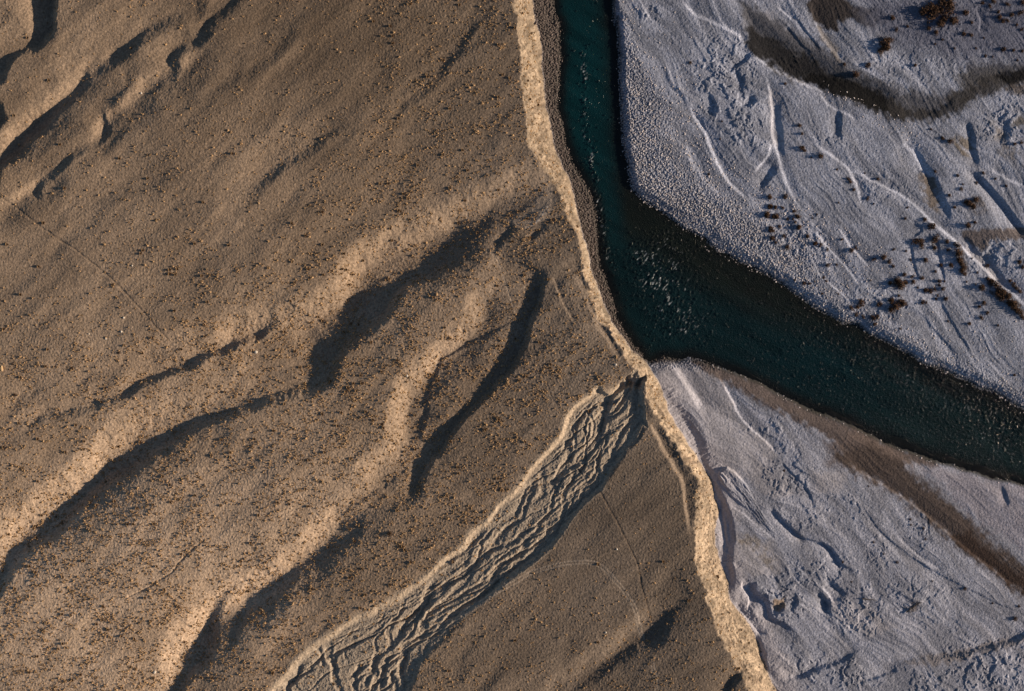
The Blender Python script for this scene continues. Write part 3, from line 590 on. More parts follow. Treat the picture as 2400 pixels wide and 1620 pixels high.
# ------------------------------------------------------------------ materials
def ground_mat(name, fine, bump):
    m = bpy.data.materials.new(name); m.use_nodes = True; n = m.node_tree.nodes; l = m.node_tree.links
    bs = n['Principled BSDF']; bs.inputs['Roughness'].default_value = .93; bs.inputs['Specular IOR Level'].default_value = .18
    at = n.new('ShaderNodeAttribute'); at.attribute_name = 'soil'
    tc = n.new('ShaderNodeTexCoord')
    no = n.new('ShaderNodeTexNoise'); no.inputs['Scale'].default_value = fine; no.inputs['Detail'].default_value = 4
    mp = n.new('ShaderNodeMapRange'); mp.inputs[1].default_value = .3; mp.inputs[2].default_value = .7; mp.inputs[3].default_value = .78; mp.inputs[4].default_value = 1.22
    mx = n.new('ShaderNodeMix'); mx.data_type = 'RGBA'; mx.blend_type = 'MULTIPLY'; mx.inputs[0].default_value = 1
    bp = n.new('ShaderNodeBump'); bp.inputs['Strength'].default_value = 1; bp.inputs['Distance'].default_value = bump
    l.new(tc.outputs['Object'], no.inputs['Vector']); l.new(no.outputs['Fac'], mp.inputs[0])
    l.new(at.outputs['Color'], mx.inputs[6]); l.new(mp.outputs[0], mx.inputs[7]); l.new(mx.outputs[2], bs.inputs['Base Color'])
    l.new(no.outputs['Fac'], bp.inputs['Height']); l.new(bp.outputs[0], bs.inputs['Normal'])
    return m
def simple_mat(name, c, rough=.9, var=.3, scale=6.0):
    m = bpy.data.materials.new(name); m.use_nodes = True; n = m.node_tree.nodes; l = m.node_tree.links
    bs = n['Principled BSDF']; bs.inputs['Roughness'].default_value = rough; bs.inputs['Specular IOR Level'].default_value = .2
    tc = n.new('ShaderNodeTexCoord'); no = n.new('ShaderNodeTexNoise'); no.inputs['Scale'].default_value = scale; no.inputs['Detail'].default_value = 3
    mp = n.new('ShaderNodeMapRange'); mp.inputs[1].default_value = .3; mp.inputs[2].default_value = .7; mp.inputs[3].default_value = 1 - var; mp.inputs[4].default_value = 1 + var
    mx = n.new('ShaderNodeMix'); mx.data_type = 'RGBA'; mx.blend_type = 'MULTIPLY'; mx.inputs[0].default_value = 1
    mx.inputs[6].default_value = (*c, 1)
    l.new(tc.outputs['Object'], no.inputs['Vector']); l.new(no.outputs['Fac'], mp.inputs[0]); l.new(mp.outputs[0], mx.inputs[7]); l.new(mx.outputs[2], bs.inputs['Base Color'])
    return m
M_plain = ground_mat('dry_soil', .9, .25); M_gravel = ground_mat('river_gravel', 1.1, .25)
M_straw = simple_mat('straw', (.34, .225, .125), .9, .35, .35)
M_bush = simple_mat('bush_twigs', (.075, .042, .026), .9, .5, 3.0)
M_stone = simple_mat('pale_stone', (.62, .56, .48), .85, .25, 2.0)
M_ochre = simple_mat('ochre_stone', (.50, .34, .19), .9, .3, 1.2)
M_cob = simple_mat('cobble_stone', (.50, .46, .46), .8, .45, .5)
M_dark = simple_mat('dark_cobble', (.155, .125, .115), .8, .5, .5)
M_wood = simple_mat('dead_wood', (.10, .085, .075), .9, .4, 4.0)

# ------------------------------------------------------------------ mesh helpers
COL = SC.collection
def grid_object(name, xs, ys, zz, face_mask, mat, colors=None, smooth=True):
    ny, nx = zz.shape
    fj, fi = np.where(face_mask)
    q = np.stack([fj * nx + fi, fj * nx + fi + 1, (fj + 1) * nx + fi + 1, (fj + 1) * nx + fi], 1).astype(np.int64)
    used = np.unique(q); remap = np.zeros(ny * nx, np.int32); remap[used] = np.arange(len(used), dtype=np.int32)
    q = remap[q]
    jj, ii = used // nx, used % nx
    co = np.stack([xs[ii], ys[jj], zz[jj, ii]], 1).astype(np.float32)
    return raw_object(name, co, q, mat, None if colors is None else colors[jj, ii], smooth)
def raw_object(name, co, faces, mat, colors=None, smooth=True, parent=None):
    me = bpy.data.meshes.new(name); nv, nf, k = len(co), len(faces), faces.shape[1]
    me.vertices.add(nv); me.vertices.foreach_set('co', np.ascontiguousarray(co, np.float32).ravel())
    me.loops.add(nf * k); me.loops.foreach_set('vertex_index', np.ascontiguousarray(faces, np.int32).ravel())
    me.polygons.add(nf); me.polygons.foreach_set('loop_start', np.arange(0, nf * k, k, dtype=np.int32))
    me.polygons.foreach_set('use_smooth', np.full(nf, smooth, bool))
    if colors is not None:
        at = me.attributes.new('soil', 'FLOAT_COLOR', 'POINT')
        at.data.foreach_set('color', np.concatenate([colors, np.ones((nv, 1), np.float32)], 1).astype(np.float32).ravel())
    me.update(calc_edges=True); me.validate(verbose=False)
    me.materials.append(mat)
    o = bpy.data.objects.new(name, me); COL.objects.link(o)
    if parent: o.parent = parent
    return o
def tag(o, label=None, cat=None, group=None, kind=None):
    if label: o['label'] = label
    if cat: o['category'] = cat
    if group: o['group'] = group
    if kind: o['kind'] = kind
    return o

# ------------------------------------------------------------------ the ground, split into its named stretches
cls = np.zeros(X.shape, np.int8)
cls[wash > .5] = 2
cls[(t > 0) & (t < 1)] = 1
fl_ = t >= 1
cls[fl_ & (sW2 > 0)] = 3
cls[fl_ & (sW2 <= 0)] = 6
cls[fl_ & (sW2 <= 0) & (VF > 858)] = 4
cls[water_sd > 4] = 5
fc = cls[:-1, :-1]
NAMES = {0: ('desert_plain', 'dry brown plain with gullies and rolling banks', M_plain), 1: ('river_bluff', 'pale sunlit bluff dropping from the plain to the river', M_plain),
         2: ('dry_wash', 'grey braided bed of the dry wash', M_plain), 3: ('gravel_bar', 'blue grey gravel bar beyond the river', M_gravel),
         4: ('sand_bar', 'pale grey sand bar below the bluff', M_gravel), 5: ('river_bed', 'dark bed under the river water', M_gravel),
         6: ('shingle_beach', 'dark narrow shingle beach at the foot of the bluff', M_gravel)}
for k, (nm, lb, mt) in NAMES.items():
    tag(grid_object(nm, ax, ay, Z, fc == k, mt, col), lb, 'ground', kind='structure')
print('ground built', time.time() - T0)

# ------------------------------------------------------------------ the river
WST = .42
wx = np.concatenate([np.arange(10, 256, WST), [270, 300, 400, 700, 1500, 2490]])
wy = np.concatenate([[-2400, -1500, -700, -400, -250, -200], np.arange(-175, 178, WST), [200, 300, 600, 1200, 2490]])
WX, WY = np.meshgrid(wx.astype(np.float32), wy.astype(np.float32))
def lookup(F, x, y):
    i = np.clip(np.searchsorted(ax, x) - 1, 0, NX - 2); j = np.clip(np.searchsorted(ay, y) - 1, 0, NY - 2)
    fx = (x - ax[i]) / (ax[i + 1] - ax[i]); fy = (y - ay[j]) / (ay[j + 1] - ay[j])
    return (F[j, i] * (1 - fx) + F[j, i + 1] * fx) * (1 - fy) + (F[j + 1, i] * (1 - fx) + F[j + 1, i + 1] * fx) * fy
wsd = lookup(water_sd, WX, WY); ww1 = lookup(sW1, WX, WY); ww2 = lookup(sW2, WX, WY)
WU2 = WX * kF / M_PX + 1200; WV2 = 810 - WY * kF / M_PX
# where the water runs broken over shallows
rif = np.zeros(WX.shape, np.float32)
def riffle(spec, wd, k):
    p = smooth_line(pl(spec), 4); s_ = (slice(None), slice(None))
    d, _, pr = seg_field(p, WU2, WV2)
    rif[:] = np.maximum(rif, k * np.exp(-(d / wd) ** 2) * sst(pr / .06) * sst((1 - pr) / .06) + 0)
riffle('B 1640,300 1660,600 1660,880 1690,1000 1710,1140 1740,1270 1750,1400 1790,1540 E 1800,80 1830,250', 9, 1.0)
riffle('B 1650,880 1690,1000 1710,1140 1740,1270', 8, 1.35)
riffle('E 1970,40 2010,130 2040,220 2080,330 2130,440 2180,540 2230,640', 14, 1.2)
riffle('E 2060,20 2140,200 2220,420 2324,640 F 40,720', 75, .9)
riffle('F -100,60 60,300 100,500 0,800', 60, .45)
riffle('F 1100,840 1500,1000 2000,1200 2324,1400', 60, .5)
riffle('F 300,500 900,800 1500,1050 2000,1250', 70, .3)
riffle('E 1830,100 1850,260 1830,300', 14, .6)
fa, fb_ = rot(WX, WY, -62)
wz = -12.0 + .012 * fbm(WX / 2.2, WY / 2.2, 2, 300) + rif * (.22 * fbm(rot(WX, WY, 58)[0] / 3.2, rot(WX, WY, 58)[1] / 1.1, 3, 305) + .09 * perlin(WX / 1.0, WY / 1.0, 309)) + .012 * perlin(WX / .9, WY / .9, 310)
spk = (rng.uniform(0, 1, WX.shape) < .005 + .010 * sst((WU2 - 1750) / 200) + .06 * np.clip(rif, 0, 1.3) + .012 * np.exp(-((WU2 - 2280) / 260) ** 2 - ((WV2 - 990) / 120) ** 2)) * rng.uniform(.2, .55, WX.shape)
wz = wz + spk
deep = sst(np.minimum(ww1 / 40, -ww2 / 70)) * sst((wsd) / 30)
turq = np.exp(-((WV2 - 200) / 330) ** 2) * sst((1480 - WU2) / 60)
wc = mixc(np.broadcast_to(C(.006, .007, .007), WX.shape + (3,)), C(.004, .015, .018), deep.astype(np.float32))
wc = mixc(wc, C(.003, .026, .032), (turq * deep).astype(np.float32))
wc = mixc(wc, C(.009, .011, .008), (sst(1 - np.abs(ww2 + 50) / 90) * sst((WU2 - 1440) / 40) * sst((900 - WV2) / 200) * .85).astype(np.float32))
wc = mixc(wc, C(.003, .018, .024), (np.exp(-((WU2 - 1950) / 300) ** 2 - ((WV2 - 850) / 110) ** 2) * .7 * deep).astype(np.float32))
da, db = rot(WX, WY, 58); foam_glint = sst((fbm(da / 2.4, db / .8, 2, 315) * .9 + .45 * fbm(WX / 5, WY / 9, 2, 319) - .40 + .22 * np.clip(rif - .6, 0, 1)) / .26) * np.clip(rif, 0, 1)
foam_glint[:] = foam_glint * sst((rif - .3) / .4)
wc = wc * (1 + .5 * np.clip(fbm(rot(WX, WY, np.where(WU2 < 1500, -78, -32) * 1.0 if False else -32)[0] / 40, rot(WX, WY, -32)[1] / 5, 3, 330), -1, 1))[..., None]
wc = mixc(wc, C(.55, .60, .62), np.clip(foam_glint, 0, 1).astype(np.float32) * .85)  # white of riffle foam and sun glints, painted into the water colour
def water_mat():
    m = bpy.data.materials.new('river_water'); m.use_nodes = True; n = m.node_tree.nodes; l = m.node_tree.links
    bs = n['Principled BSDF']; bs.inputs['Roughness'].default_value = .13; bs.inputs['IOR'].default_value = 1.33
    at = n.new('ShaderNodeAttribute'); at.attribute_name = 'soil'; l.new(at.outputs['Color'], bs.inputs['Base Color'])
    tc = n.new('ShaderNodeTexCoord'); no = n.new('ShaderNodeTexNoise'); no.inputs['Scale'].default_value = 2.2; no.inputs['Detail'].default_value = 3
    bp = n.new('ShaderNodeBump'); bp.inputs['Strength'].default_value = 1; bp.inputs['Distance'].default_value = .3
    l.new(tc.outputs['Object'], no.inputs['Vector']); l.new(no.outputs['Fac'], bp.inputs['Height']); l.new(bp.outputs[0], bs.inputs['Normal'])
    return m
fm = (wsd > -6)[:-1, :-1] | (wsd > -6)[1:, 1:]
tag(grid_object('river', wx, wy, wz, fm, water_mat(), wc), 'dark teal river running down and bending to the right', 'river', kind='structure')
print('river', time.time() - T0)

# ------------------------------------------------------------------ plants and stones
def ground_z(x, y): return lookup(Z, np.asarray(x, np.float64), np.asarray(y, np.float64))
def world(u, v, z): k = (HGT - z) / HGT * M_PX; return (u - 1200) * k, (810 - v) * k
def place(u, v):
    z = -5.0
    for _ in range(4):
        x, y = world(u, v, z); z = float(ground_z(x, y))
    return x, y, z
def blades(n, r, h, rg, wfac=.55, flat=.0):
    """a clump of leaning leaf blades: co, tri faces"""
    co = []; fa_ = []
    for i in range(n):
        a_ = rg.uniform(0, 2 * np.pi); b_ = rg.uniform(.15, 1.0) ** .6; hh = h * rg.uniform(.7, 1.15) * (1 - .55 * b_ * b_)
        c_, s_ = np.cos(a_), np.sin(a_); wd_ = r * wfac * rg.uniform(.6, 1.1)
        bx, by = c_ * r * .25 * b_, s_ * r * .25 * b_
        k = len(co)
        co += [(bx - s_ * wd_ * .5, by + c_ * wd_ * .5, -.05 * h), (bx + s_ * wd_ * .5, by - c_ * wd_ * .5, -.05 * h), (c_ * r * b_, s_ * r * b_, hh)]
        fa_.append((k, k + 1, k + 2))
    return np.array(co, np.float32), np.array(fa_, np.int32)
def bush_shape(r, h, n, rg):
    """twiggy dome: stems from the root and many small leaf-sized faces through an uneven volume"""
    co = []; fa_ = []
    lob = [(rg.uniform(-.45, .45) * r, rg.uniform(-.45, .45) * r, rg.uniform(.35, .62) * r, rg.uniform(.7, 1.05) * h) for _ in range(5)] + [(0, 0, .7 * r, h)]
    for i in range(n):
        lx, ly, lr, lh = lob[rg.integers(0, len(lob))]
        d = rg.standard_normal(3); d /= np.linalg.norm(d); d[2] = abs(d[2]); q = rg.uniform(.55, 1.0)
        p = np.array([lx + d[0] * lr * q, ly + d[1] * lr * q, max(.04, d[2] * lh * q)])
        s_ = r * rg.uniform(.10, .2); e1_ = rg.standard_normal(3); e1_ /= np.linalg.norm(e1_); e2_ = np.cross(e1_, d + 1e-3); e2_ /= np.linalg.norm(e2_)
        k = len(co); co += [p - e1_ * s_, p + e2_ * s_ * .7, p + e1_ * s_]; fa_.append((k, k + 1, k + 2))
    for i in range(9):
        lx, ly, lr, lh = lob[i % len(lob)]; tip = np.array([lx + rg.uniform(-.3, .3) * r, ly + rg.uniform(-.3, .3) * r, lh * .85])
        o_ = np.array([rg.uniform(-.1, .1) * r, rg.uniform(-.1, .1) * r, -.05]); wv_ = np.array([.035 * r, .03 * r, 0]); k = len(co)
        co += [o_ - wv_, o_ + wv_, tip]; fa_.append((k, k + 1, k + 2))
    return np.array(co, np.float32), np.array(fa_, np.int32)
def rock_shape(r, rg, flat=.65):
    t_ = (1 + 5 ** .5) / 2
    v = np.array([(-1, t_, 0), (1, t_, 0), (-1, -t_, 0), (1, -t_, 0), (0, -1, t_), (0, 1, t_), (0, -1, -t_), (0, 1, -t_), (t_, 0, -1), (t_, 0, 1), (-t_, 0, -1), (-t_, 0, 1)], np.float64)
    f_ = [(0, 11, 5), (0, 5, 1), (0, 1, 7), (0, 7, 10), (0, 10, 11), (1, 5, 9), (5, 11, 4), (11, 10, 2), (10, 7, 6), (7, 1, 8), (3, 9, 4), (3, 4, 2), (3, 2, 6), (3, 6, 8), (3, 8, 9), (4, 9, 5), (2, 4, 11), (6, 2, 10), (8, 6, 7), (9, 8, 1)]
    v = list(v / np.linalg.norm(v[0])); mid = {}; nf = []
    def m_(a_, b_):
        k = (min(a_, b_), max(a_, b_))
        if k not in mid: q = v[a_] + v[b_]; v.append(q / np.linalg.norm(q)); mid[k] = len(v) - 1
        return mid[k]
    for a_, b_, c_ in f_:
        x_, y_, z_ = m_(a_, b_), m_(b_, c_), m_(c_, a_); nf += [(a_, x_, z_), (x_, b_, y_), (z_, y_, c_), (x_, y_, z_)]
    v = np.array(v); dirs = rg.standard_normal((9, 3)); dirs /= np.linalg.norm(dirs, axis=1)[:, None]
    lim = rg.uniform(.72, .95, 9); sup = (v @ dirs.T); sc = np.min(np.where(sup > .05, lim / np.maximum(sup, .05), 9), axis=1)
    v = v * np.minimum(1, sc)[:, None] * np.array([1, rg.uniform(.7, 1), flat]) * r
    return v.astype(np.float32), np.array(nf, np.int32)
def proto(name, shape, mat): 
    me = bpy.data.meshes.new(name); co, f_ = shape
    me.from_pydata(co.tolist(), [], f_.tolist()); me.materials.append(mat); me.update(); return me
def put(name, me, x, y, z, s, label, cat, group=None, sz=1.0, tilt=0):
    o = bpy.data.objects.new(name, me); COL.objects.link(o)
    o.location = (x, y, z); o.rotation_euler = (tilt, 0, random.uniform(0, 6.28)); o.scale = (s, s, s * sz)
    return tag(o, label, cat, group)

# --- bushes on the flood plain, each one placed
BUSH = '''
P 255,380,100 570,390,110 350,60,90 550,120,60 740,60,40 1170,220,60 1290,410,80 1345,765,95 480,870,70 390,770,70 460,1110,110 850,1080,70 960,1470,90 1620,1060,70 1890,1320,75 550,1310,60 2060,1420,50 950,480,60 1230,580,60 1800,450,40 1560,1390,35 1960,340,40
Q 490,50,70 570,100,60 810,20,75 600,30,40 1010,40,45 800,170,50 1040,180,35 1170,100,60 1210,230,85 1240,340,70 1270,430,60 1310,490,40 1270,560,60 1300,590,45 650,370,50 900,460,40 1080,460,50 820,560,30 30,380,40 90,465,30 110,175,30 320,205,25 390,355,25 1440,330,22 1690,465,40 1535,580,25 2240,400,50 2310,480,40 285,620,40 420,650,35 580,675,40 440,740,45 160,720,60 50,770,50 230,790,90 300,740,50 520,825,25 660,880,55 730,880,45 800,855,35 950,840,40 890,720,40 880,790,25 970,720,25 1600,840,70 1690,690,45 1780,730,60 1830,790,70 1900,850,75 1870,920,70 1960,930,80 2040,990,80 1950,1020,60 2100,1080,80 2150,1150,80 2220,1200,70 2270,1270,60 2300,1340,45 2090,730,40 2150,790,45 2200,830,40 2260,880,45 1640,1100,45 1560,1160,35 1700,1270,35 1590,1340,40 1390,1450,40 1025,1410,25 1000,1020,45 600,1070,40 660,1080,25 860,970,25 830,1030,30 200,960,30 1880,1480,25 1350,730,22 1500,780,20 130,1120,90 60,1060,70 220,1090,70 60,1230,60 290,1090,50
C 700,570,12 795,850,16 815,910,12 810,1010,22 830,1025,14 875,1075,8 945,1060,22 1050,1155,10 1130,1220,14 1140,1245,14 1160,1290,14 1330,1215,14 1240,1180,8 1430,120,20 1455,200,14 1530,180,12 1180,505,28 1100,440,14 1260,450,20 1370,300,40 1400,270,26 1350,340,24 1385,330,22 1585,445,14 1690,880,10 1770,945,16 1825,960,20 2060,380,12 2110,385,8 2280,410,10 1660,60,40 1700,110,44 1750,160,36 1680,190,20 1720,225,20 1640,90,28 1780,30,40 1820,70,36 1850,130,36 1780,110,32 1740,70,30 1830,20,30 1700,50,30 1930,90,25 1920,230,20 1960,240,15 1770,270,10 1970,150,14 2090,40,14 2150,120,20 2180,140,16 2240,100,18 2300,90,20 2180,340,18 2250,345,14 2310,350,14 2260,980,14 2310,970,14 1720,1170,12 1870,1195,12 1900,1290,14 1910,1255,8 2050,1180,12 2130,1215,10 2000,1250,12 2200,1265,10 590,1340,22 700,1335,18 595,1405,18 630,1410,14 570,1465,24 630,1470,22 680,1420,12 760,1440,12 780,1475,18 750,1490,10 600,1560,20 660,1545,12 795,1550,18 1260,1355,14 1530,1415,10 1650,1500,16 1690,1545,28 1940,1535,24 1990,1520,14 1815,1335,14 1850,1410,14 1520,1490,12 1060,1380,8 270,825,8 255,945,8 180,1185,12 55,430,12 1300,1390,8 2000,1360,22 1950,1390,28 1980,1410,22 1930,1370,16 2040,20,16 2120,10,18 2210,30,16 2310,25,22 2150,80,14 2210,140,14 2270,170,12 2310,200,12 2050,260,9 2000,330,9 1850,330,10 1720,300,8
F 960,320,12 975,345,10 1220,500,26 1190,515,20 1290,595,20 1330,590,16 1180,570,16 1230,590,14 1310,640,16 1340,500,20 1150,530,18 1150,140,18 1180,120,12 1300,200,14 1370,180,22 1050,235,10 990,235,16 900,90,12 940,95,12 985,130,12 1080,60,12 850,40,14 2260,985,12 765,340,10 825,360,16 860,360,12 900,350,8 950,430,10 1060,435,8 1280,340,8 1480,670,10
'''
ZONES = [(2190, 30, 'in the dark dense thicket near the upper right corner', 'thicket near the upper right corner'), (2355, 45, 'in the corner thicket at the far upper right', 'bushes in the far upper right corner'),
         (2075, 108, 'in the round lone clump left of the corner thicket', 'lone round clump'), (2020, 165, 'along the far bank of the dark side channel', 'bushes by the side channel'),
         (2320, 125, 'scattered above the black pool by the right edge', 'bushes above the black pool'), (2225, 325, 'in the loose pair below the end of the side channel', 'bushes below the side channel end'),
         (1880, 330, 'among the silt ridges under the side channel', 'bushes among the silt ridges'), (1990, 430, 'strung along the pale silt ridge in mid bar', 'row on the pale silt ridge'),
         (1835, 510, 'in the dense clump beside the rough gravel above the river', 'clump beside the rough gravel'), (1880, 600, 'on the crinkled silt just above the river bank', 'bushes on the crinkled silt'),
         (1930, 580, 'in the broken line below the clump above the river', 'line below the clump'), (2060, 610, 'on open gravel in the middle of the bar', 'bushes on open mid gravel'),
         (2145, 580, 'around the pale patches left of the long pale bank', 'bushes left of the long bank'), (2250, 605, 'in the ragged column beside the long pale bank', 'ragged column by the long bank'),
         (2340, 700, 'in the long dark hedge-like row under the pale bank', 'long row under the pale bank'), (2380, 670, 'in the short slanting row right of the long bank', 'short row right of the long bank'),
         (2095, 660, 'in the smudged belt of brush above the river bend', 'smudged brush belt'), (2050, 730, 'in the dark brush patch right above the river bank', 'brush patch by the river bank'),
         (2175, 680, 'in the small row right of the smudged brush belt', 'small row by the brush belt'), (2280, 750, 'sprinkled over the gravel under the long row', 'bushes under the long row'),
         (2280, 470, 'on the dark streaked gravel near the right edge', 'bushes on streaked gravel'), (2390, 615, 'at the right edge on the bumpy silt', 'bushes at the right edge'),
         (1690, 300, 'alone on the rippled silt at the left of the bar', 'bushes on the rippled silt'), (2260, 520, 'beside the straight groove at the lower right of the bar', 'bushes beside the straight groove')]
bsh = [proto('bush', bush_shape(1.0, .8, 190, np.random.default_rng(500 + i)), M_bush) for i in range(6)]
bl = []; s_ = IMG_TILE['X']
for tok in BUSH.split():
    if tok.isalpha(): s_ = IMG_TILE[tok]; continue
    a_, b_, r_ = map(float, tok.split(',')); bl.append((s_[0] + a_ * s_[2], s_[1] + b_ * s_[2], max(1.6, r_ * s_[2])))
by_zone = {}
for (bu, bv, br) in bl:
    zi = min(range(len(ZONES)), key=lambda i: (ZONES[i][0] - bu) ** 2 + (ZONES[i][1] - bv) ** 2); by_zone.setdefault(zi, []).append((br, bu, bv))
for zi, lst in by_zone.items():
    lst.sort(reverse=True)
    tops = {}
    if len(lst) >= 2:
        rest = lst[1:]
        if lst[0][0] > 1.12 * lst[1][0]: tops[lst[0]] = 'largest dark brown bush '
        o_ = [q for q in rest if q not in tops]
        if len(o_) > 3:
            for key, word in (((lambda q: q[2]), 'topmost brown bush '), ((lambda q: -q[2]), 'lowest brown bush '), ((lambda q: q[1]), 'leftmost brown bush '), ((lambda q: -q[1]), 'rightmost brown bush ')):
                allq = sorted(lst, key=key)
                if allq[0] not in tops and abs(key(allq[0]) - key(allq[1])) > 2: tops[allq[0]] = word
    for q in lst:
        br, bu, bv = q
        x, y, z = place(bu, bv)
        word = tops.get(q, 'one of the brown bushes ' if len(lst) > 1 else 'single brown bush ')
        put('bush', random.choice(bsh), x, y, z - .1, br * M_PX * 1.45, word + ZONES[zi][2], 'bush', ZONES[zi][3], random.uniform(.8, 1.15))
print('bushes', len(bl), time.time() - T0)

# --- straw tufts on the plain
ANC = np.array([(200, 200, .10), (500, 150, .10), (800, 150, .15), (1000, 200, .5), (1100, 350, .6), (1050, 130, .4), (600, 500, .13), (150, 600, .08), (300, 700, .22), (300, 900, .65), (150, 1250, .9), (400, 1250, 1), (150, 1500, .9),
                (400, 1500, 1), (600, 1350, .8), (650, 1150, .8), (560, 1220, .3), (800, 900, 1), (950, 850, 1), (1100, 900, .8), (1250, 800, .7), (1300, 950, .75), (1100, 1100, .7), (900, 1300, .7), (1400, 1250, .05), (1500, 1150, .04), (1350, 1350, .12), (1200, 1450, .3),
                (1450, 1550, .3), (900, 600, .6), (1150, 560, .7), (750, 700, .7), (500, 850, .8), (1200, 650, .6), (60, 950, .5), (1350, 700, .4), (1250, 420, .5), (1220, 200, .55)], np.float64)
NC = 110000
cu = rng.uniform(-60, 1760, NC); cv = rng.uniform(-60, 1680, NC)
cx = (cu - 1200) * M_PX; cy = (810 - cv) * M_PX
d2 = (cu[:, None] - ANC[None, :, 0]) ** 2 + (cv[:, None] - ANC[None, :, 1]) ** 2
wg = 1 / (d2 + 1600) ** 1.6; den = (wg * ANC[None, :, 2]).sum(1) / wg.sum(1)
cl = fbm(cx / 14, cy / 7, 3, 400) ; den = den * np.clip(.75 + 1.5 * cl, .08, 1.5)
ok = (rng.uniform(0, 1, NC) < den ** 1.35 * 1.05)
tS = lookup(t, cx, cy); wS = lookup(wash, cx, cy)
ok |= (rng.uniform(0, 1, NC) < .2) & (tS > .03) & (tS < .8)
ok &= (tS < .8) & (rng.uniform(0, 1, NC) < np.where(wS > .5, .22, 1))
cu, cv, cx, cy = cu[ok], cv[ok], cx[ok], cy[ok]; cz = ground_z(cx, cy)
size = np.clip(rng.lognormal(-.86, .34, len(cx)), .2, .95)
order = np.argsort(-size * np.where((cu > 0) & (cv > 0) & (cv < 1620), 1, .01)); big, small = order[:300], order[300:]
ns = len(small); NB = 10
px, py, pz = cx[small][:, None], cy[small][:, None], cz[small][:, None]; rr = size[small][:, None]
co = np.empty((ns, NB, 3, 3), np.float32)
a0 = rng.uniform(0, 2 * np.pi, (ns, 1)); ra = rr * rng.uniform(.6, 1.0, (ns, 6)); th = a0 + np.arange(6)[None] * np.pi / 3 + rng.uniform(-.25, .25, (ns, 6))
ex, ey = px + np.cos(th) * ra, py + np.sin(th) * ra
tx, ty, tz = px + rr * rng.uniform(-.25, .25, (ns, 1)), py + rr * rng.uniform(-.25, .25, (ns, 1)), pz + rr * rng.uniform(.65, 1.0, (ns, 1))
for k in range(6):
    q = (k + 1) % 6
    co[:, k, 0] = np.stack([ex[:, k], ey[:, k], pz[:, 0] - .06], -1); co[:, k, 1] = np.stack([ex[:, q], ey[:, q], pz[:, 0] - .06], -1); co[:, k, 2] = np.concatenate([tx, ty, tz], 1)
for k in range(6, NB):
    an = rng.uniform(0, 2 * np.pi, (ns, 1)); c_, s2 = np.cos(an), np.sin(an); wd = rr * .3; hh = rr * rng.uniform(.5, .95, (ns, 1))
    co[:, k, 0] = np.concatenate([px - s2 * wd, py + c_ * wd, pz], 1); co[:, k, 1] = np.concatenate([px + s2 * wd, py - c_ * wd, pz], 1); co[:, k, 2] = np.concatenate([px + c_ * rr * 1.1, py + s2 * rr * 1.1, pz + hh], 1)
tag(raw_object('straw_tufts', co.reshape(-1, 3), np.arange(ns * NB * 3).reshape(-1, 3), M_straw, smooth=False),
    'small straw coloured grass tufts sprinkled all over the brown plain', 'grass tufts', kind='stuff')
tufts = [proto('straw_tuft', blades(34, 1.0, .95, np.random.default_rng(600 + i), .8), M_straw) for i in range(5)]
TZ = [(200, 200, 'near the dark hollows at the upper left of the plain'), (700, 250, 'on the smooth upper plain left of the river'), (1050, 300, 'on the dotted upper plain just left of the bluff'),
      (400, 620, 'beside the thin foot path on the left plain'), (100, 920, 'near the ochre boulder at the left edge'), (500, 850, 'around the short shaded bank in mid left plain'),
      (850, 600, 'on the sunlit bank under the upper plain'), (900, 730, 'in the broad shaded hollow in the middle of the plain'), (1200, 560, 'near the two dark pits above the fork'),
      (250, 1050, 'along the long shaded gully at the left'), (150, 1250, 'at the low end of the long shaded gully'), (350, 1250, 'on the speckled flat right of the long gully'),
      (650, 1200, 'around the bare strip in the lower plain'), (800, 1000, 'on the pale bank between the two shaded gullies'), (1050, 900, 'on the flat left of the narrow dark gully'),
      (1250, 850, 'on the triangle of plain left of the wash mouth'), (1150, 1080, 'on the plain along the upper side of the wash'), (900, 1250, 'in the lower middle plain above the wash'),
      (150, 1530, 'in the dense speckle of the lower left corner'), (450, 1500, 'beside the forked dark gully at the bottom'), (700, 1420, 'right of the forked dark gully at the bottom'),
      (1150, 1450, 'on the plain below the wash'), (1430, 1530, 'near the shaded bank under the wheel tracks'), (1400, 1200, 'on the smooth plain right of the wash'), (1230, 200, 'on the bright face of the upper bluff')]
for i in big:
    zi = min(range(len(TZ)), key=lambda k: (TZ[k][0] - cu[i]) ** 2 + (TZ[k][1] - cv[i]) ** 2)
    put('straw_tuft', random.choice(tufts), cx[i], cy[i], cz[i], float(size[i]), 'big orange straw tufts ' + TZ[zi][2], 'grass tuft', 'big straw tufts ' + TZ[zi][2])
print('tufts', len(cx), time.time() - T0)

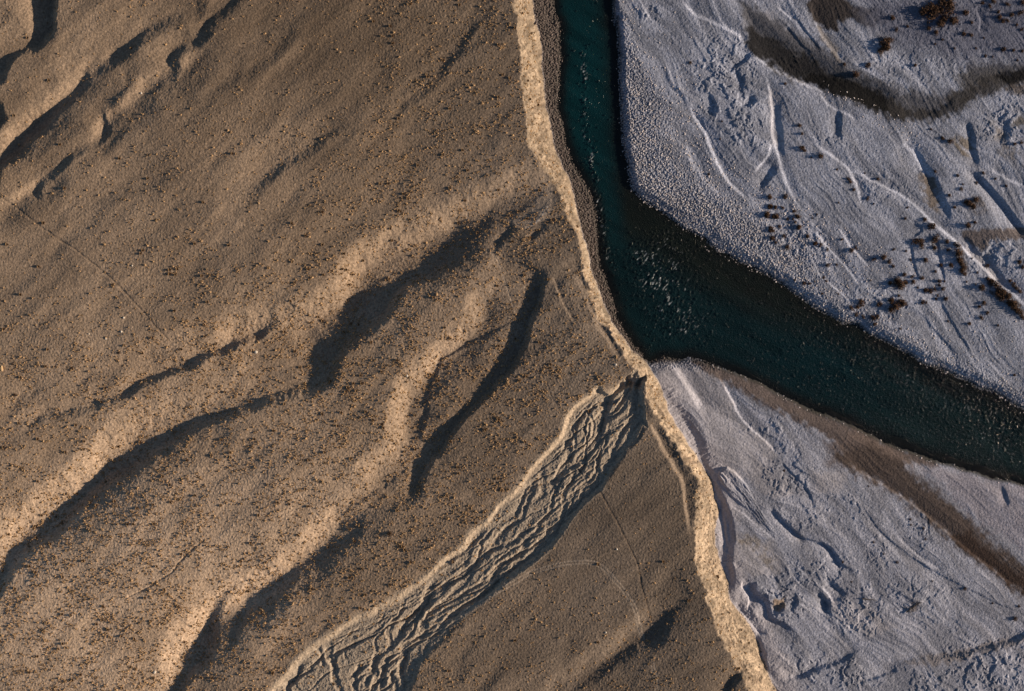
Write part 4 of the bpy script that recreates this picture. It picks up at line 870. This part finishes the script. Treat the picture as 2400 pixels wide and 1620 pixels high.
# --- single plants and stones one can tell apart
one = proto('shrub', bush_shape(1.0, .8, 160, np.random.default_rng(77)), M_bush)
for spec, r, lb in (('H 330,497', 1.9, 'dark ring-shaped shrub alone on the plain above the wash'), ('E 280,1320', 1.1, 'dark round shrub on the pale bank between two gullies'), ('I 400,1150', 1.0, 'largest dark shrub on the lower bluff face'),
                    ('J 1860,745', .9, 'round dark shrub on the fluted bluff crest by the wash mouth'), ('I 190,160', .8, 'dark shrub at the foot of the bluff by the fluted silt'), ('I 205,340', .8, 'dark shrub at the bluff foot just under the fluted silt'),
                    ('I 105,260', .7, 'topmost small dark shrub on the lower bluff face'), ('I 100,320', .7, 'small dark shrub mid way down the lower bluff face'), ('I 150,690', .8, 'dark shrub in the middle of the lower bluff face'),
                    ('I 125,460', .7, 'small dark shrub left of the bluff foot shadows'), ('I 520,1405', .8, 'lowest dark shrub on the bluff near the bottom edge'), ('D 810,832', 1.1, 'dark spreading shrub near the end of the foot path'),
                    ('D 490,935', .9, 'dark shrub on the left plain above the long gully'), ('D 85,910', .9, 'dark shrub right of the ochre boulder'), ('D 100,1120', 1.3, 'dark shrub patch in the shade at the left edge'),
                    ('I 690,68', .9, 'dark shrub on the silt hummock near the smooth sand'), ('I 1090,690', 1.0, 'dark shrub in the thin groove of the sand bar'), ('I 1460,692', 1.1, 'dark shrub in mid sand bar at the end of a chain'),
                    ('I 1300,555', .9, 'dark shrub at the upper end of the sand bar chain'), ('I 1550,400', .9, 'topmost shrub of the small row below the brown gravel'), ('I 1555,437', .9, 'second shrub of the small row below the brown gravel'),
                    ('I 1640,460', 1.1, 'third shrub of the small row below the brown gravel'), ('I 1652,535', .9, 'lowest shrub of the small row below the brown gravel'), ('I 2262,1075', 1.9, 'big dark shrub at the right edge of the sand bar'),
                    ('I 1922,870', 1.5, 'dark shrub on the curved track of the sand bar'), ('I 2110,970', .9, 'small dark shrub right of the curved track'), ('I 2290,990', 1.1, 'dark shrub above the big one at the right edge'),
                    ('I 1150,825', .8, 'small shrub on the pale hummocks of the sand bar'), ('I 1370,635', .7, 'small shrub in the middle of the sand bar chain'), ('I 1265,172', .7, 'lone dark shrub just below the brown gravel band'), ('I 1700,820', .7, 'small shrub on the streaks of the lower sand bar')):
    q = pl(spec)[0]; x, y, z = place(*q); put('shrub', one, x, y, z - .08, r, lb, 'shrub')
rocks = [proto('rock', rock_shape(1.0, np.random.default_rng(800 + i)), M_stone) for i in range(3)]
for spec, r, lb in (('D 842,595', .55, 'small white rock left of the foot path on the plain'), ('D 826,690', .6, 'white rock below another one left of the foot path'), ('D 720,738', .45, 'small white rock left of the shrubs at the path end'), ('D 900,240', .5, 'small white rock just right of the upper foot path'),
                    ('D 605,705', .45, 'leftmost small white rock on the left plain'), ('E 446,990', .8, 'pale rock on the sunlit bank between two gullies'), ('H 1875,603', .6, 'white rock on the smooth plain inside the wheel track bend'), ('H 1800,1170', .6, 'pale rock on the plain below the wheel tracks'),
                    ('D 1742,828', .9, 'pale flat rock below the short shaded bank'), ('G 1052,1440', .9, 'pale flat rock left of the forked gully at the bottom'), ('A 960,635', .6, 'pale rock beside the upper left shaded banks'), ('J 1282,78', .7, 'white rock on the bench edge above the wash mouth')):
    q = pl(spec)[0]; x, y, z = place(*q); put('rock', random.choice(rocks), x, y, z + .1 * r, r, lb, 'rock')
q = place(4, 864); og = proto('boulder', rock_shape(1.0, np.random.default_rng(905), .8), M_ochre)
o = put('boulder', og, q[0], q[1], q[2] + .3, 1.3, 'large ochre boulder at the left edge of the plain', 'boulder'); o.scale = (.8, 1.7, .9); o.rotation_euler = (0, 0, .1)
# drift wood
def twig_mesh(lines):
    co = []; fa_ = []
    for p0, p1, r0 in lines:
        p0 = np.array(p0); p1 = np.array(p1); d = p1 - p0; d /= np.linalg.norm(d); e = np.cross(d, [0, 0, 1.]); e /= np.linalg.norm(e); g = np.cross(d, e); k = len(co)
        for P, rr_ in ((p0, r0), (p1, r0 * .4)):
            for a_ in range(5): co.append(tuple(P + rr_ * (math.cos(a_ * 1.2566) * e + math.sin(a_ * 1.2566) * g)))
        for a_ in range(5): fa_.append((k + a_, k + (a_ + 1) % 5, k + 5 + (a_ + 1) % 5, k + 5 + a_))
    return np.array(co, np.float32), np.array(fa_, np.int32)
rg = np.random.default_rng(66); L_ = [((-3, -1.5, .25), (4.2, 2.2, .5), .28)]
for i in range(16):
    t_ = rg.uniform(0, 1); p0 = np.array([-3 + 7 * t_, -1.5 + 3.6 * t_, .35]); a_ = rg.uniform(-1.2, 1.6); L_.append((p0, p0 + np.array([math.cos(a_), math.sin(a_), rg.uniform(-.05, .45)]) * rg.uniform(1.2, 3.2), rg.uniform(.06, .13)))
x, y, z = place(*pl('I 1560,1005')[0])
dt = bpy.data.objects.new('dead_tree', None); COL.objects.link(dt); dt.location = (x, y, z); dt.rotation_euler = (0, 0, .15)
tag(dt, 'dark dead tree with bare branches lying on the sand bar', 'dead tree')
for k, l_ in enumerate(L_):
    nm = 'trunk' if k == 0 else 'branch'
    o = bpy.data.objects.new(nm, proto(nm, twig_mesh([l_]), M_wood)); COL.objects.link(o); o.parent = dt
x, y, z = place(*pl('I 1270,945')[0]); o = put('driftwood_log', proto('driftwood_log', twig_mesh([((-3.4, .4, .25), (3.4, -.3, .3), .28), ((1.5, -.1, .3), (2.6, .9, .6), .12), ((-1, .1, .3), (-2.0, 1.0, .55), .1)]), M_wood), x, y, z, 1, 'dark driftwood log lying left of the dead tree', 'driftwood'); o.rotation_euler = (0, 0, 0)
# --- cobbles along the water
def cobbles(name, n, test, lb, smin, smax, reg, mat=None):
    u_ = rng.uniform(reg[0], reg[1], n); v_ = rng.uniform(reg[2], reg[3], n)
    x_ = (u_ - 1200) * M_PX / kF; y_ = (810 - v_) * M_PX / kF
    k_ = rng.uniform(0, 1, n) < test(lookup(sW1, x_, y_), lookup(sW2, x_, y_), lookup(sBB, x_, y_), u_, v_)
    x_, y_ = x_[k_], y_[k_]; z_ = np.maximum(ground_z(x_, y_), -12.15); m_ = len(x_)
    sz = rng.uniform(smin, smax, m_) * rng.uniform(.7, 1.3, m_)
    v8 = np.array([(1, 0, 0), (.6, .75, .1), (-.3, .9, 0), (-1, .1, .05), (-.5, -.8, 0), (.5, -.85, .05), (.2, .1, .75), (-.3, -.1, .7)], np.float32)
    f8 = np.array([(0, 1, 6), (1, 2, 6), (2, 7, 6), (2, 3, 7), (3, 4, 7), (4, 6, 7), (4, 5, 6), (5, 0, 6)], np.int32)
    an = rng.uniform(0, 6.28, m_); ca_, sa_ = np.cos(an)[:, None], np.sin(an)[:, None]; jit = 1 + .25 * rng.standard_normal((m_, 8)).clip(-1, 1)
    P0 = v8[None, :, 0] * jit * sz[:, None]; P1 = v8[None, :, 1] * jit * sz[:, None] * .8; P2 = v8[None, :, 2] * sz[:, None] * .9
    co_ = np.stack([P0 * ca_ - P1 * sa_ + x_[:, None], P0 * sa_ + P1 * ca_ + y_[:, None], P2 + z_[:, None] - .02], -1)
    fs = (f8[None] + 8 * np.arange(m_)[:, None, None]).reshape(-1, 3)
    tag(raw_object(name, co_.reshape(-1, 3), fs, mat or M_cob, smooth=False), lb, 'cobbles', kind='stuff'); print(name, m_)
cobbles('river_cobbles', 110000, lambda s1, s2, sb, u_, v_: np.where((s2 > -16) & (s2 < 190), np.exp(-np.clip(s2, 0, 200) / np.interp(v_, [0, 150, 260, 600, 700], [35, 50, 95, 80, 35])) * np.interp(s2, [-16, 0, 6], [.03, .35, .9]) * np.interp(v_, [0, 100, 200, 470, 640, 700, 1200], [.15, .25, .6, 1, .6, .4, .4]), 0),
        'pale river cobbles strewn along the far bank', .22, .48, (1380, 2440, -40, 1260))
cobbles('beach_cobbles', 26000, lambda s1, s2, sb, u_, v_: np.where((sb > -3) & (s1 < 8) & (v_ < 850), np.interp(s1, [-60, -8, 0, 8], [.35, .5, .5, .08]), 0),
        'grey and rusty cobbles on the narrow beach under the bluff', .2, .5, (1240, 1560, -40, 860), M_dark)
cobbles('bar_cobbles', 14000, lambda s1, s2, sb, u_, v_: np.where((s1 > -8) & (s1 < 2) & (u_ > 1660), .35, 0) + np.where((u_ > 1930) & (u_ < 2160) & (np.abs((v_ - 205) - (u_ - 1930) * .48 - 8) < 26), .5, 0) * (s2 > 60),
        'pale stones along the lower bank and beside the black pool', .2, .42, (1500, 2420, 180, 1140))
cobbles('bluff_rubble', 16000, lambda s1, s2, sb, u_, v_: np.where((sb > -7) & (sb < 3) & (v_ > 880), .5 * np.clip(np.interp(v_, [880, 1050, 1150, 1700], [.1, .2, .8, .9]), 0, 1), 0) + np.where((sb > -26) & (sb < -6) & (v_ > 1050), .05, 0),
        'dark rubble lying along the foot of the lower bluff', .16, .42, (1500, 1860, 860, 1660), M_dark)
print('done', time.time() - T0)
